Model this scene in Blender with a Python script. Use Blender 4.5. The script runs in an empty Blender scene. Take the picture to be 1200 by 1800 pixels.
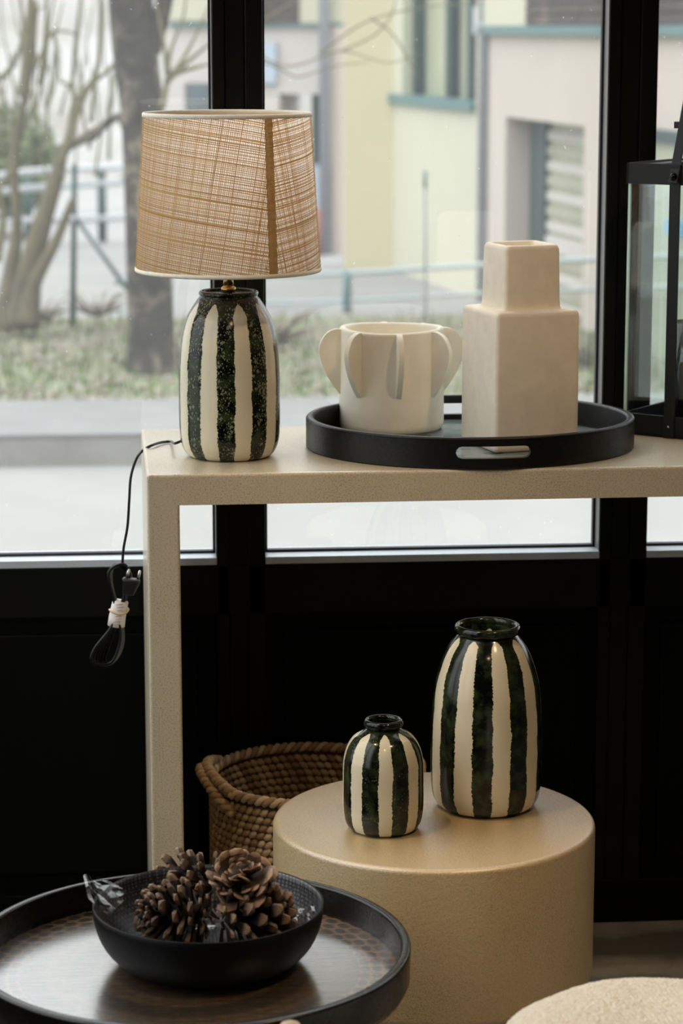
import bpy, bmesh, math, random
from math import sin, cos, pi, radians, sqrt, atan2, tan
from mathutils import Vector, Matrix

random.seed(7)
S = bpy.context.scene
COL = S.collection

# ------------------------------------------------------------------ camera
H, PITCH, YAW, FPX = 1.45, radians(10.9), radians(4.7), 4400.0
cam_d = bpy.data.cameras.new('camera')
cam = bpy.data.objects.new('camera', cam_d)
COL.objects.link(cam)
cam.location = (0, 0, H)
cam.rotation_euler = (pi / 2 - PITCH, 0, -YAW)
cam_d.sensor_fit = 'HORIZONTAL'
cam_d.sensor_width = 24
cam_d.lens = FPX / 1200 * 24
cam_d.clip_start = 0.05
cam_d.dof.use_dof = True
cam_d.dof.focus_distance = 3.42
cam_d.dof.aperture_fstop = 5.8
S.camera = cam

# ------------------------------------------------------------------ daylight
W = bpy.data.worlds.new('overcast')
S.world = W
W.use_nodes = True
bg = W.node_tree.nodes['Background']
bg.inputs[0].default_value = (0.97, 0.985, 1.0, 1)
_nt = W.node_tree
_tc = _nt.nodes.new('ShaderNodeTexCoord')
_sx = _nt.nodes.new('ShaderNodeSeparateXYZ')
_nt.links.new(_tc.outputs['Generated'], _sx.inputs[0])
_cl = _nt.nodes.new('ShaderNodeMath')
_cl.operation = 'MAXIMUM'
_cl.inputs[1].default_value = 0.0
_nt.links.new(_sx.outputs[2], _cl.inputs[0])
_ma = _nt.nodes.new('ShaderNodeMath')
_ma.operation = 'MULTIPLY_ADD'                # overcast sky: (1 + 2 sin h) / 3 of the zenith value
SKY = 4.6
_ma.inputs[1].default_value = SKY * 2 / 3
_ma.inputs[2].default_value = SKY / 3
_nt.links.new(_cl.outputs[0], _ma.inputs[0])
_nt.links.new(_ma.outputs[0], bg.inputs[1])


def spot(name, loc, target, watts, size_deg, col=(1.0, 0.70, 0.40), rad=0.03, blend=0.6):
    d = bpy.data.lights.new(name, 'SPOT')
    d.energy = watts
    d.color = col
    d.spot_size = radians(size_deg)
    d.spot_blend = blend
    d.shadow_soft_size = rad
    o = bpy.data.objects.new(name, d)
    COL.objects.link(o)
    o.location = loc
    o.rotation_euler = (Vector(target) - Vector(loc)).to_track_quat('-Z', 'Y').to_euler()
    return o


spot('ceiling_spot', (-0.55, 2.75, 2.78), (0.45, 3.20, 0.36), 58, 24)
spot('ceiling_spot', (1.15, 2.15, 2.78), (0.58, 3.50, 0.98), 46, 36)
spot('ceiling_spot', (0.35, 1.10, 2.78), (0.55, 3.45, 0.85), 24, 40)
spot('ceiling_spot', (1.35, 2.05, 2.78), (0.70, 2.60, 0.38), 98, 30)
pd = bpy.data.lights.new('window_portal', 'AREA')
pd.shape = 'RECTANGLE'
pd.size, pd.size_y = 3.6, 2.1
pd.cycles.is_portal = True
po = bpy.data.objects.new('window_portal', pd)
COL.objects.link(po)
po.location = (0.83, 3.99, 1.68)
po.rotation_euler = (-pi / 2, 0, 0)
pd2 = bpy.data.lights.new('side_window_portal', 'AREA')
pd2.shape = 'RECTANGLE'
pd2.size, pd2.size_y = 1.8, 2.3
pd2.cycles.is_portal = True
po2 = bpy.data.objects.new('side_window_portal', pd2)
COL.objects.link(po2)
po2.location = (-0.84, 2.985, 1.56)
po2.rotation_euler = (pi / 2, 0, -pi / 2)

S.view_settings.view_transform = 'Standard'
S.view_settings.look = 'None'
S.view_settings.gamma = 1
S.view_settings.use_curve_mapping = False
S.view_settings.exposure = 0.0
S.cycles.use_denoising = True
S.cycles.max_bounces = 10
S.cycles.transparent_max_bounces = 24
S.cycles.caustics_refractive = False

# ------------------------------------------------------------------ pixel -> world
_h = Vector((sin(YAW), cos(YAW), 0))
_r = Vector((cos(YAW), -sin(YAW), 0))
_F = _h * cos(PITCH) - Vector((0, 0, 1)) * sin(PITCH)
_U = _h * sin(PITCH) + Vector((0, 0, 1)) * cos(PITCH)
C0 = Vector((0, 0, H))


def ray(px, py):
    return _F + _r * ((px - 600) / FPX) - _U * ((py - 900) / FPX)


def az(px, py, z):
    d = ray(px, py)
    return C0 + d * ((z - H) / d.z)


def ay(px, py, y):
    d = ray(px, py)
    return C0 + d * (y / d.y)


def aD(px, py, D):
    d = ray(px, py)
    return C0 + d * (D / d.dot(_h))


def depth(p):
    return (Vector(p) - C0).dot(_F)


def m_per_px(p):
    return depth(p) / FPX


def cam_az(p):
    return atan2(-p[1], -p[0])


YW = 3.888                                    # room-side face of the glazed front


# ------------------------------------------------------------------ node helpers
def new_mat(name):
    m = bpy.data.materials.new(name)
    m.use_nodes = True
    nt = m.node_tree
    return m, nt, nt.nodes['Principled BSDF']


def L(nt, a, b):
    nt.links.new(a, b)


def put(nt, sock, v):
    if hasattr(v, 'is_linked') or isinstance(v, bpy.types.NodeSocket):
        nt.links.new(v, sock)
    else:
        sock.default_value = v


def M(nt, op, a, b=None, c=None, clamp=False):
    n = nt.nodes.new('ShaderNodeMath')
    n.operation = op
    n.use_clamp = clamp
    put(nt, n.inputs[0], a)
    if b is not None:
        put(nt, n.inputs[1], b)
    if c is not None:
        put(nt, n.inputs[2], c)
    return n.outputs[0]


def coords(nt, kind='Object', scale=(1, 1, 1)):
    t = nt.nodes.new('ShaderNodeTexCoord')
    mp = nt.nodes.new('ShaderNodeMapping')
    mp.inputs['Scale'].default_value = scale
    L(nt, t.outputs[kind], mp.inputs[0])
    return mp.outputs[0]


def noise(nt, vec, scale, detail=3, rough=0.55, dist=0.0):
    n = nt.nodes.new('ShaderNodeTexNoise')
    n.inputs['Scale'].default_value = scale
    n.inputs['Detail'].default_value = detail
    n.inputs['Roughness'].default_value = rough
    n.inputs['Distortion'].default_value = dist
    L(nt, vec, n.inputs['Vector'])
    return n.outputs[0]


def voro(nt, vec, scale, feature='F1', rnd=1.0):
    n = nt.nodes.new('ShaderNodeTexVoronoi')
    n.feature = feature
    n.inputs['Scale'].default_value = scale
    n.inputs['Randomness'].default_value = rnd
    L(nt, vec, n.inputs['Vector'])
    return n.outputs['Distance']


def ramp(nt, fac, stops):
    n = nt.nodes.new('ShaderNodeValToRGB')
    el = n.color_ramp.elements
    while len(el) < len(stops):
        el.new(0.5)
    for e, (p, c) in zip(el, stops):
        e.position = p
        e.color = (c[0], c[1], c[2], 1) if len(c) == 3 else c
    L(nt, fac, n.inputs[0])
    return n.outputs[0]


def mix(nt, fac, a, b):
    n = nt.nodes.new('ShaderNodeMix')
    n.data_type = 'RGBA'
    put(nt, n.inputs[0], fac)
    for s, v in ((n.inputs[6], a), (n.inputs[7], b)):
        if isinstance(v, tuple):
            s.default_value = (v[0], v[1], v[2], 1)
        else:
            L(nt, v, s)
    return n.outputs[2]


def bump(nt, p, height, strength, dist):
    b = nt.nodes.new('ShaderNodeBump')
    b.inputs['Strength'].default_value = strength
    b.inputs['Distance'].default_value = dist
    L(nt, height, b.inputs['Height'])
    L(nt, b.outputs[0], p.inputs['Normal'])


def plain(name, col, rough=0.6, metal=0.0, var=0.12, scale=30, bmp=0.0, bscale=200, bdist=0.001, spec=0.5, coat=0.0):
    m, nt, p = new_mat(name)
    v = coords(nt)
    f = noise(nt, v, scale)
    a = tuple(c * (1 - var) for c in col)
    b = tuple(min(1, c * (1 + var)) for c in col)
    L(nt, ramp(nt, f, [(0.3, a), (0.7, b)]), p.inputs['Base Color'])
    p.inputs['Roughness'].default_value = rough
    p.inputs['Metallic'].default_value = metal
    p.inputs['Specular IOR Level'].default_value = spec
    if coat:
        p.inputs['Coat Weight'].default_value = coat
        p.inputs['Coat Roughness'].default_value = 0.08
    if bmp:
        bump(nt, p, noise(nt, v, bscale, 4), bmp, bdist)
    return m


# ------------------------------------------------------------------ materials
M_black = plain('black_lacquer', (0.004, 0.004, 0.0036), 0.42, var=0.1, spec=0.15)
M_blackpanel = plain('black_panel', (0.0018, 0.0018, 0.0016), 0.55, var=0.1, spec=0.10)
M_gasket = plain('rubber_gasket', (0.008, 0.009, 0.01), 0.6)
M_sill = plain('sill_sky_sheen', (0.62, 0.68, 0.74), 0.35, metal=0.3, var=0.05, spec=0.9)  # sky reflection on the dark frame ledge, put into a pale blue colour
M_stile_sheen = plain('grey_stile_sheen', (0.16, 0.16, 0.16), 0.4, var=0.05)  # light reflected on the black stile's side face, put into the grey
M_brass = plain('brass', (0.55, 0.36, 0.13), 0.25, metal=1.0, var=0.05)
M_cord = plain('black_cord', (0.003, 0.0035, 0.004), 0.3, var=0.05, spec=0.3)
M_plug = plain('black_plug', (0.006, 0.006, 0.007), 0.35, var=0.05)
M_steel = plain('steel', (0.6, 0.6, 0.58), 0.25, metal=1.0, var=0.05)
M_paper = plain('paper_tag', (0.78, 0.70, 0.66), 0.8, var=0.05)
M_rubber = plain('rubber_band', (0.62, 0.50, 0.30), 0.5, var=0.05)
M_trim = plain('shade_tape', (0.80, 0.74, 0.63), 0.8, var=0.06, scale=200)
M_lantern = plain('dark_metal', (0.012, 0.0145, 0.0155), 0.5, var=0.1, spec=0.3)
M_rivet = plain('rivet_metal', (0.03, 0.03, 0.03), 0.15, metal=1.0, var=0.05)
M_wax = plain('dark_candle', (0.05, 0.05, 0.045), 0.4)
M_wallp = plain('interior_plaster', (0.16, 0.13, 0.10), 0.9, var=0.05)
M_ceil = plain('ceiling_paint', (0.15, 0.14, 0.13), 0.9, var=0.03)


def glass_mat(name, tint=(1, 1, 1), base=0.035, gain=0.85, rough=0.0, haze=0.0):
    m, nt, p = new_mat(name)
    nt.nodes.remove(p)
    out = nt.nodes['Material Output']
    tr = nt.nodes.new('ShaderNodeBsdfTransparent')
    tr.inputs[0].default_value = (*tint, 1)
    gl = nt.nodes.new('ShaderNodeBsdfGlossy')
    gl.inputs['Roughness'].default_value = rough
    gl.inputs[0].default_value = (1, 1, 1, 1)
    lw = nt.nodes.new('ShaderNodeLayerWeight')
    lw.inputs[0].default_value = 0.5
    f = M(nt, 'MULTIPLY_ADD', M(nt, 'POWER', lw.outputs['Facing'], 5.0), gain, base, clamp=True)
    mx = nt.nodes.new('ShaderNodeMixShader')
    L(nt, f, mx.inputs[0])
    L(nt, tr.outputs[0], mx.inputs[1])
    L(nt, gl.outputs[0], mx.inputs[2])
    if haze:
        df = nt.nodes.new('ShaderNodeBsdfTranslucent')
        df.inputs[0].default_value = (0.9, 0.92, 0.93, 1)
        m2 = nt.nodes.new('ShaderNodeMixShader')
        v = coords(nt)
        hz = M(nt, 'MULTIPLY_ADD', noise(nt, v, 4.0, 3), haze * 0.8, haze * 0.6)
        sp = M(nt, 'GREATER_THAN', noise(nt, v, 140.0, 1), 0.79)
        hz = M(nt, 'MULTIPLY_ADD', sp, 0.25, hz, clamp=True)
        L(nt, hz, m2.inputs[0])
        L(nt, mx.outputs[0], m2.inputs[1])
        L(nt, df.outputs[0], m2.inputs[2])
        L(nt, m2.outputs[0], out.inputs[0])
    else:
        L(nt, mx.outputs[0], out.inputs[0])
    return m


M_glass = glass_mat('window_glass', (0.97, 0.985, 0.98), haze=0.035)
M_lglass = glass_mat('lantern_glass', (0.955, 0.98, 0.975), base=0.045)
M_smoke = glass_mat('smoked_glass', (0.42, 0.42, 0.40), base=0.05)
M_film = glass_mat('cellophane', (0.92, 0.93, 0.95), base=0.10, gain=0.75, rough=0.10)
M_gedge = plain('glass_edge', (0.62, 0.85, 0.80), 0.2, var=0.05)


def concrete(name, col, rough=0.29, coat=0.35, bmp=0.45, cior=1.8, crough=0.30):
    m, nt, p = new_mat(name)
    v = coords(nt)
    n1 = noise(nt, v, 420, 2)
    n2 = noise(nt, v, 6, 4)
    n3 = noise(nt, v, 900, 1)
    c = mix(nt, ramp(nt, n1, [(0.36, (0, 0, 0)), (0.50, (1, 1, 1))]), tuple(x * 0.62 for x in col), col)
    c = mix(nt, ramp(nt, n2, [(0.35, (0, 0, 0)), (0.7, (1, 1, 1))]), c, mix(nt, 0.6, c, tuple(min(1, x * 1.12) for x in col)))
    spk = M(nt, 'GREATER_THAN', n3, 0.72)
    c = mix(nt, M(nt, 'MULTIPLY', spk, 0.6), c, (0.12, 0.09, 0.06))
    L(nt, c, p.inputs['Base Color'])
    p.inputs['Roughness'].default_value = rough
    p.inputs['Specular IOR Level'].default_value = 0.6
    p.inputs['Coat Weight'].default_value = coat
    p.inputs['Coat IOR'].default_value = cior
    p.inputs['Coat Roughness'].default_value = crough
    hgt = M(nt, 'MULTIPLY_ADD', noise(nt, v, 180, 3), 1.0, M(nt, 'MULTIPLY', n1, 0.7))
    bump(nt, p, hgt, bmp, 0.0012)
    return m


M_console = concrete('sandy_resin_console', (0.58, 0.50, 0.365))
M_pedestal = concrete('sandy_resin_pedestal', (0.50, 0.37, 0.185), 0.4, 1.0, 0.6, 2.2, 0.45)


def stripes(name, n, az_black, wid, z_tip, tip_len, sponge, cell, dotw=0.45):
    m, nt, p = new_mat(name)
    t = nt.nodes.new('ShaderNodeTexCoord')
    sp = nt.nodes.new('ShaderNodeSeparateXYZ')
    v = t.outputs['Object']
    L(nt, v, sp.inputs[0])
    ang = M(nt, 'ARCTAN2', sp.outputs[1], sp.outputs[0])
    a = M(nt, 'MULTIPLY_ADD', ang, n / (2 * pi), -n * az_black / (2 * pi) + 20)
    edge = M(nt, 'SUBTRACT', noise(nt, v, 330, 2), 0.5)
    slow = M(nt, 'SUBTRACT', noise(nt, v, 28, 1), 0.5)
    a = M(nt, 'ADD', a, M(nt, 'MULTIPLY_ADD', edge, 0.10, M(nt, 'MULTIPLY', slow, 0.14)))
    fr = M(nt, 'FRACT', a)
    d = M(nt, 'ABSOLUTE', M(nt, 'SUBTRACT', fr, 0.5))
    k = M(nt, 'DIVIDE', M(nt, 'SUBTRACT', z_tip, sp.outputs[2]), tip_len, clamp=True)
    w = M(nt, 'MULTIPLY', M(nt, 'SQRT', k), wid)
    cream = M(nt, 'MULTIPLY_ADD', M(nt, 'SUBTRACT', w, M(nt, 'ADD', d, 0.02)), 60.0, 0.5, clamp=True)
    # sponged glaze inside the dark bands
    wv = nt.nodes.new('ShaderNodeTexNoise')
    wv.inputs['Scale'].default_value = 160
    L(nt, v, wv.inputs['Vector'])
    ad = nt.nodes.new('ShaderNodeVectorMath')
    ad.operation = 'MULTIPLY_ADD'
    L(nt, wv.outputs['Color'], ad.inputs[0])
    ad.inputs[1].default_value = (0.004, 0.004, 0.004)
    L(nt, v, ad.inputs[2])
    sq = nt.nodes.new('ShaderNodeVectorMath')
    sq.operation = 'MULTIPLY'
    L(nt, ad.outputs[0], sq.inputs[0])
    sq.inputs[1].default_value = (1, 1, 0.65)
    e1 = voro(nt, sq.outputs[0], cell, 'DISTANCE_TO_EDGE')
    e2 = voro(nt, sq.outputs[0], cell * 0.55, 'DISTANCE_TO_EDGE')
    big = noise(nt, v, 45, 3)
    thr = M(nt, 'MULTIPLY_ADD', big, -sponge, 0.62)
    dots = M(nt, 'MAXIMUM', M(nt, 'MULTIPLY', M(nt, 'SUBTRACT', e1, thr), 9.0, clamp=True), M(nt, 'MULTIPLY', M(nt, 'SUBTRACT', e2, M(nt, 'ADD', thr, 0.05)), 9.0, clamp=True))
    creamc = mix(nt, noise(nt, v, 18, 2), (0.62, 0.55, 0.40), (0.73, 0.66, 0.50))
    dark = mix(nt, ramp(nt, noise(nt, v, 55, 4), [(0.42, (0, 0, 0)), (0.72, (1, 1, 1))]), (0.002, 0.003, 0.0025), (0.030, 0.045, 0.016))
    dark = mix(nt, M(nt, 'MULTIPLY', dots, dotw), dark, (0.30, 0.30, 0.19))
    c = mix(nt, cream, dark, creamc)
    L(nt, c, p.inputs['Base Color'])
    p.inputs['Roughness'].default_value = 0.16
    p.inputs['Specular IOR Level'].default_value = 0.4
    p.inputs['Coat Weight'].default_value = 0.0
    p.inputs['Coat Roughness'].default_value = 0.05
    hh = M(nt, 'MULTIPLY_ADD', dots, 0.25, M(nt, 'MULTIPLY', noise(nt, v, 14, 2), 0.6))
    bump(nt, p, hh, 0.25, 0.0008)
    return m


def rnd_island(name, stops, rough=0.85, trans=0.0, bscale=300, bmp=0.3):
    m, nt, p = new_mat(name)
    g = nt.nodes.new('ShaderNodeNewGeometry')
    c = ramp(nt, g.outputs['Random Per Island'], stops)
    v = coords(nt)
    c = mix(nt, M(nt, 'MULTIPLY', noise(nt, v, 40, 3), 0.35), c, tuple(x * 0.5 for x in stops[0][1]))
    L(nt, c, p.inputs['Base Color'])
    p.inputs['Roughness'].default_value = rough
    if bmp:
        bump(nt, p, noise(nt, v, bscale, 3), bmp, 0.001)
    if trans:
        out = nt.nodes['Material Output']
        tl = nt.nodes.new('ShaderNodeBsdfTranslucent')
        L(nt, mix(nt, 1.0, c, mix(nt, 0.5, c, (0.9, 0.55, 0.2))), tl.inputs[0])
        ms = nt.nodes.new('ShaderNodeMixShader')
        ms.inputs[0].default_value = trans
        L(nt, p.outputs[0], ms.inputs[1])
        L(nt, tl.outputs[0], ms.inputs[2])
        L(nt, ms.outputs[0], out.inputs[0])
    return m


M_thread = rnd_island('raffia_thread', [(0.0, (0.40, 0.235, 0.085)), (0.5, (0.58, 0.38, 0.165)), (1.0, (0.70, 0.50, 0.25))], 0.7, 0.5, bmp=0.0)
M_seam = rnd_island('raffia_seam', [(0.0, (0.38, 0.24, 0.10)), (1.0, (0.46, 0.30, 0.14))], 0.8, 0.25, 900, 0.4)
M_grass_weave = rnd_island('seagrass', [(0.0, (0.30, 0.18, 0.09)), (0.5, (0.50, 0.34, 0.19)), (1.0, (0.70, 0.55, 0.36))], 0.6, 0, 500, 0.5)


def wood(name, dark, light, rough, scale=(4, 60, 60), spec=0.5):
    m, nt, p = new_mat(name)
    v = coords(nt, 'Object', scale)
    f = noise(nt, v, 6, 5, 0.6, 0.4)
    L(nt, ramp(nt, f, [(0.35, dark), (0.7, light)]), p.inputs['Base Color'])
    L(nt, ramp(nt, f, [(0.3, (rough * 1.25,) * 3), (0.7, (rough * 0.8,) * 3)]), p.inputs['Roughness'])
    p.inputs['Specular IOR Level'].default_value = spec
    bump(nt, p, f, 0.25, 0.0006)
    return m


M_blackwood = wood('black_oak', (0.002, 0.002, 0.002), (0.011, 0.0105, 0.010), 0.4, spec=0.3)
M_rimwood = wood('black_stained_rim', (0.002, 0.0018, 0.0016), (0.013, 0.010, 0.008), 0.24, spec=0.45)
M_wood_pale = wood('pale_wood', (0.50, 0.38, 0.25), (0.68, 0.54, 0.38), 0.5)
M_potclay = plain('white_clay', (0.88, 0.84, 0.73), 0.75, var=0.05, scale=20, bmp=0.25, bscale=45, bdist=0.002)
M_stone = plain('sandy_stoneware', (0.86, 0.76, 0.62), 0.7, var=0.05, scale=40, bmp=0.3, bscale=120, bdist=0.0012)


def tray_glass():
    m, nt, p = new_mat('painted_tray_glass')
    v = coords(nt)
    f = voro(nt, v, 22)
    L(nt, ramp(nt, f, [(0.25, (0.035, 0.05, 0.055)), (0.33, (0.20, 0.24, 0.25))]), p.inputs['Base Color'])
    p.inputs['Roughness'].default_value = 0.12
    return m


def table_top_mat():
    m, nt, p = new_mat('dotted_ring_veneer')
    t = nt.nodes.new('ShaderNodeTexCoord')
    v = t.outputs['Object']
    sp = nt.nodes.new('ShaderNodeSeparateXYZ')
    L(nt, v, sp.inputs[0])
    rr = M(nt, 'SQRT', M(nt, 'ADD', M(nt, 'MULTIPLY', sp.outputs[0], sp.outputs[0]), M(nt, 'MULTIPLY', sp.outputs[1], sp.outputs[1])))
    ang = M(nt, 'ARCTAN2', sp.outputs[1], sp.outputs[0])
    rg = M(nt, 'MULTIPLY', rr, 1 / 0.0145)
    ring = M(nt, 'FLOOR', rg)
    fr = M(nt, 'SUBTRACT', M(nt, 'FRACT', rg), 0.5)
    cnt = M(nt, 'MULTIPLY', M(nt, 'FLOOR', M(nt, 'MULTIPLY', ring, 4.2)), 1 / (2 * pi))
    fa = M(nt, 'SUBTRACT', M(nt, 'FRACT', M(nt, 'MULTIPLY_ADD', ang, cnt, 100.0)), 0.5)
    d2 = M(nt, 'ADD', M(nt, 'MULTIPLY', fr, fr), M(nt, 'MULTIPLY', fa, fa))
    dot = M(nt, 'MULTIPLY_ADD', M(nt, 'SUBTRACT', 0.17, d2), 22.0, 0.5, clamp=True)
    gr = noise(nt, coords(nt, 'Object', (4, 60, 60)), 5, 5, 0.65, 0.3)
    brown = ramp(nt, gr, [(0.3, (0.10, 0.055, 0.022)), (0.7, (0.26, 0.15, 0.065))])
    dk = ramp(nt, gr, [(0.3, (0.008, 0.008, 0.008)), (0.7, (0.05, 0.04, 0.03))])
    rim = M(nt, 'GREATER_THAN', rr, 0.204)
    alt = M(nt, 'GREATER_THAN', M(nt, 'FRACT', M(nt, 'MULTIPLY', ring, 0.2501)), 0.45)
    soft = M(nt, 'MULTIPLY', M(nt, 'SUBTRACT', 0.62, M(nt, 'ABSOLUTE', fr)), alt)
    band = M(nt, 'MAXIMUM', M(nt, 'MULTIPLY', M(nt, 'ADD', soft, 0.25), 0.85), rim)
    dot = M(nt, 'MULTIPLY', dot, M(nt, 'MULTIPLY_ADD', rim, 0.7, 0.3))
    base = mix(nt, band, dk, brown)
    L(nt, mix(nt, dot, base, dk), p.inputs['Base Color'])
    L(nt, ramp(nt, gr, [(0.3, (0.34,) * 3), (0.7, (0.22,) * 3)]), p.inputs['Roughness'])
    p.inputs['IOR'].default_value = 2.0
    p.inputs['Coat Weight'].default_value = 1.0
    p.inputs['Coat IOR'].default_value = 1.8
    p.inputs['Coat Roughness'].default_value = 0.2
    bump(nt, p, gr, 0.25, 0.0006)
    return m


def bowl_inside():
    m, nt, p = new_mat('dotted_black_bowl')
    v = coords(nt)
    f = voro(nt, v, 230, rnd=0.15)
    L(nt, ramp(nt, f, [(0.2, (0.15, 0.155, 0.17)), (0.5, (0.035, 0.036, 0.04))]), p.inputs['Base Color'])
    p.inputs['Roughness'].default_value = 0.38
    bump(nt, p, f, 0.4, 0.001)
    return m


def boucle_mat():
    m, nt, p = new_mat('cream_boucle')
    v = coords(nt)
    f = noise(nt, v, 170, 4)
    L(nt, ramp(nt, f, [(0.3, (0.66, 0.57, 0.43)), (0.62, (0.86, 0.79, 0.66))]), p.inputs['Base Color'])
    p.inputs['Roughness'].default_value = 0.95
    p.inputs['Sheen Weight'].default_value = 0.3
    bump(nt, p, M(nt, 'ADD', f, voro(nt, v, 210)), 0.7, 0.003)
    return m


def floor_mat():
    m, nt, p = new_mat('polished_concrete_floor')
    v = coords(nt)
    f = noise(nt, v, 5, 6, 0.65, 0.6)
    f2 = noise(nt, v, 60, 3)
    c = ramp(nt, f, [(0.3, (0.11, 0.10, 0.085)), (0.5, (0.21, 0.195, 0.165)), (0.72, (0.30, 0.285, 0.25))])
    c = mix(nt, M(nt, 'GREATER_THAN', f2, 0.72), c, (0.05, 0.035, 0.02))
    sp = nt.nodes.new('ShaderNodeSeparateXYZ')
    L(nt, v, sp.inputs[0])
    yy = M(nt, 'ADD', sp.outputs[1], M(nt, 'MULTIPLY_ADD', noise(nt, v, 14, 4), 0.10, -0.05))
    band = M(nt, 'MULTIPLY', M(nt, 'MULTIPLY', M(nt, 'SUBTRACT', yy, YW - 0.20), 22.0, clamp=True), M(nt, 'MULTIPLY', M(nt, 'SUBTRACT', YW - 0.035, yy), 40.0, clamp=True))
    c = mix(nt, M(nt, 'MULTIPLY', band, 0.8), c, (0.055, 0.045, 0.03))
    L(nt, c, p.inputs['Base Color'])
    p.inputs['Roughness'].default_value = 0.55
    bump(nt, p, f2, 0.2, 0.002)
    return m


def ground_mat(name, stops, scale, rough=0.95, detail=5):
    m, nt, p = new_mat(name)
    v = coords(nt)
    L(nt, ramp(nt, noise(nt, v, scale, detail, 0.65, 0.5), stops), p.inputs['Base Color'])
    p.inputs['Roughness'].default_value = rough
    return m


M_pave = ground_mat('pale_pavement', [(0.3, (0.235, 0.232, 0.220)), (0.7, (0.265, 0.262, 0.250))], 2)
M_kerb = ground_mat('grey_kerb', [(0.3, (0.19, 0.18, 0.165)), (0.7, (0.27, 0.26, 0.24))], 5)
M_kerbtop = ground_mat('pale_kerb_top', [(0.3, (0.17, 0.17, 0.168)), (0.7, (0.21, 0.21, 0.208))], 4)
M_soil = ground_mat('leafy_lawn', [(0.25, (0.120, 0.100, 0.075)), (0.42, (0.200, 0.185, 0.145)), (0.55, (0.165, 0.190, 0.100)), (0.75, (0.260, 0.240, 0.210))], 3.2)
M_road = ground_mat('grey_road', [(0.3, (0.230, 0.230, 0.230)), (0.7, (0.280, 0.275, 0.265))], 1.5)
M_blade = rnd_island('grass_blade', [(0.0, (0.055, 0.115, 0.022)), (0.5, (0.13, 0.18, 0.05)), (1.0, (0.22, 0.22, 0.11))], 0.9, 0.0, bmp=0)
M_leaf = rnd_island('fallen_leaf', [(0.0, (0.150, 0.095, 0.055)), (0.5, (0.250, 0.210, 0.160)), (1.0, (0.330, 0.300, 0.260))], 0.9, 0.0, bmp=0)
M_hill = ground_mat('bare_wooded_slope', [(0.25, (0.19, 0.18, 0.155)), (0.5, (0.31, 0.30, 0.285)), (0.75, (0.40, 0.395, 0.40))], 0.7)
M_bark = ground_mat('dark_bark', [(0.35, (0.022, 0.019, 0.018)), (0.52, (0.05, 0.042, 0.036)), (0.62, (0.17, 0.145, 0.11))], 7)
M_bark2 = ground_mat('olive_bark', [(0.3, (0.075, 0.062, 0.043)), (0.7, (0.170, 0.145, 0.090))], 5)
M_twig = ground_mat('yellow_green_twig', [(0.3, (0.11, 0.105, 0.055)), (0.7, (0.18, 0.165, 0.10))], 5)
M_green = plain('green_metal', (0.028, 0.062, 0.058), 0.5, var=0.1)
M_teal = plain('teal_paint', (0.100, 0.185, 0.185), 0.5, var=0.05)
M_dteal = plain('dark_teal_paint', (0.025, 0.053, 0.056), 0.5, var=0.05)
M_whiterail = plain('white_rail_paint', (0.425, 0.440, 0.465), 0.4, var=0.03)
M_bluerail = plain('pale_blue_rail', (0.351, 0.403, 0.403), 0.4, var=0.03)
M_wyellow = plain('yellow_render', (0.529, 0.476, 0.323), 0.9, var=0.03, scale=1)
M_wpale = plain('pale_yellow_render', (0.516, 0.504, 0.396), 0.9, var=0.03, scale=1)
M_wpink = plain('pinkish_white_render', (0.509, 0.450, 0.402), 0.9, var=0.04, scale=1.2)
M_wwhite = plain('white_render', (0.518, 0.483, 0.460), 0.9, var=0.04, scale=1.2)
M_pipe = plain('lilac_grey_pipe', (0.276, 0.287, 0.322), 0.4, var=0.05)
M_khaki = plain('khaki_pane', (0.378, 0.396, 0.288), 0.25, var=0.1, scale=3)
M_blind = plain('cream_blind', (0.356, 0.345, 0.265), 0.7, var=0.1, scale=6)
M_darkpane = plain('grey_blue_pane', (0.100, 0.125, 0.140), 0.2, var=0.2, scale=3)
M_timber = ground_mat('weathered_timber', [(0.3, (0.045, 0.037, 0.035)), (0.6, (0.095, 0.077, 0.070)), (0.8, (0.250, 0.190, 0.120))], 5)
M_red = plain('red_paint', (0.250, 0.085, 0.065), 0.5, var=0.1)
M_sign = plain('pale_blue_sign', (0.403, 0.468, 0.559), 0.5, var=0.03)
M_bush = rnd_island('bush_leaf', [(0.0, (0.080, 0.115, 0.045)), (1.0, (0.200, 0.230, 0.130))], 0.9, 0, bmp=0)
M_cone = ground_mat('pine_cone_core', [(0.3, (0.012, 0.007, 0.004)), (0.7, (0.045, 0.026, 0.015))], 60)


def cone_mat(name, body, t0, t1):
    m, nt, p = new_mat(name)
    t = nt.nodes.new('ShaderNodeTexCoord')
    sp = nt.nodes.new('ShaderNodeSeparateXYZ')
    L(nt, t.outputs['Object'], sp.inputs[0])
    f = noise(nt, t.outputs['Object'], 6, 3)
    k = M(nt, 'MULTIPLY_ADD', M(nt, 'SUBTRACT', sp.outputs[0], 0.72), 3.6, M(nt, 'MULTIPLY_ADD', f, 1.4, -0.7), clamp=True)
    oi = nt.nodes.new('ShaderNodeObjectInfo')
    tip = mix(nt, oi.outputs['Random'], t0, t1)
    L(nt, mix(nt, k, body, tip), p.inputs['Base Color'])
    p.inputs['Roughness'].default_value = 0.55
    return m


M_scale = cone_mat('grey_brown_cone_scale', (0.022, 0.011, 0.006), (0.12, 0.066, 0.033), (0.27, 0.165, 0.09))
M_scale2 = cone_mat('red_brown_cone_scale', (0.055, 0.026, 0.012), (0.20, 0.10, 0.05), (0.42, 0.25, 0.14))


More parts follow.
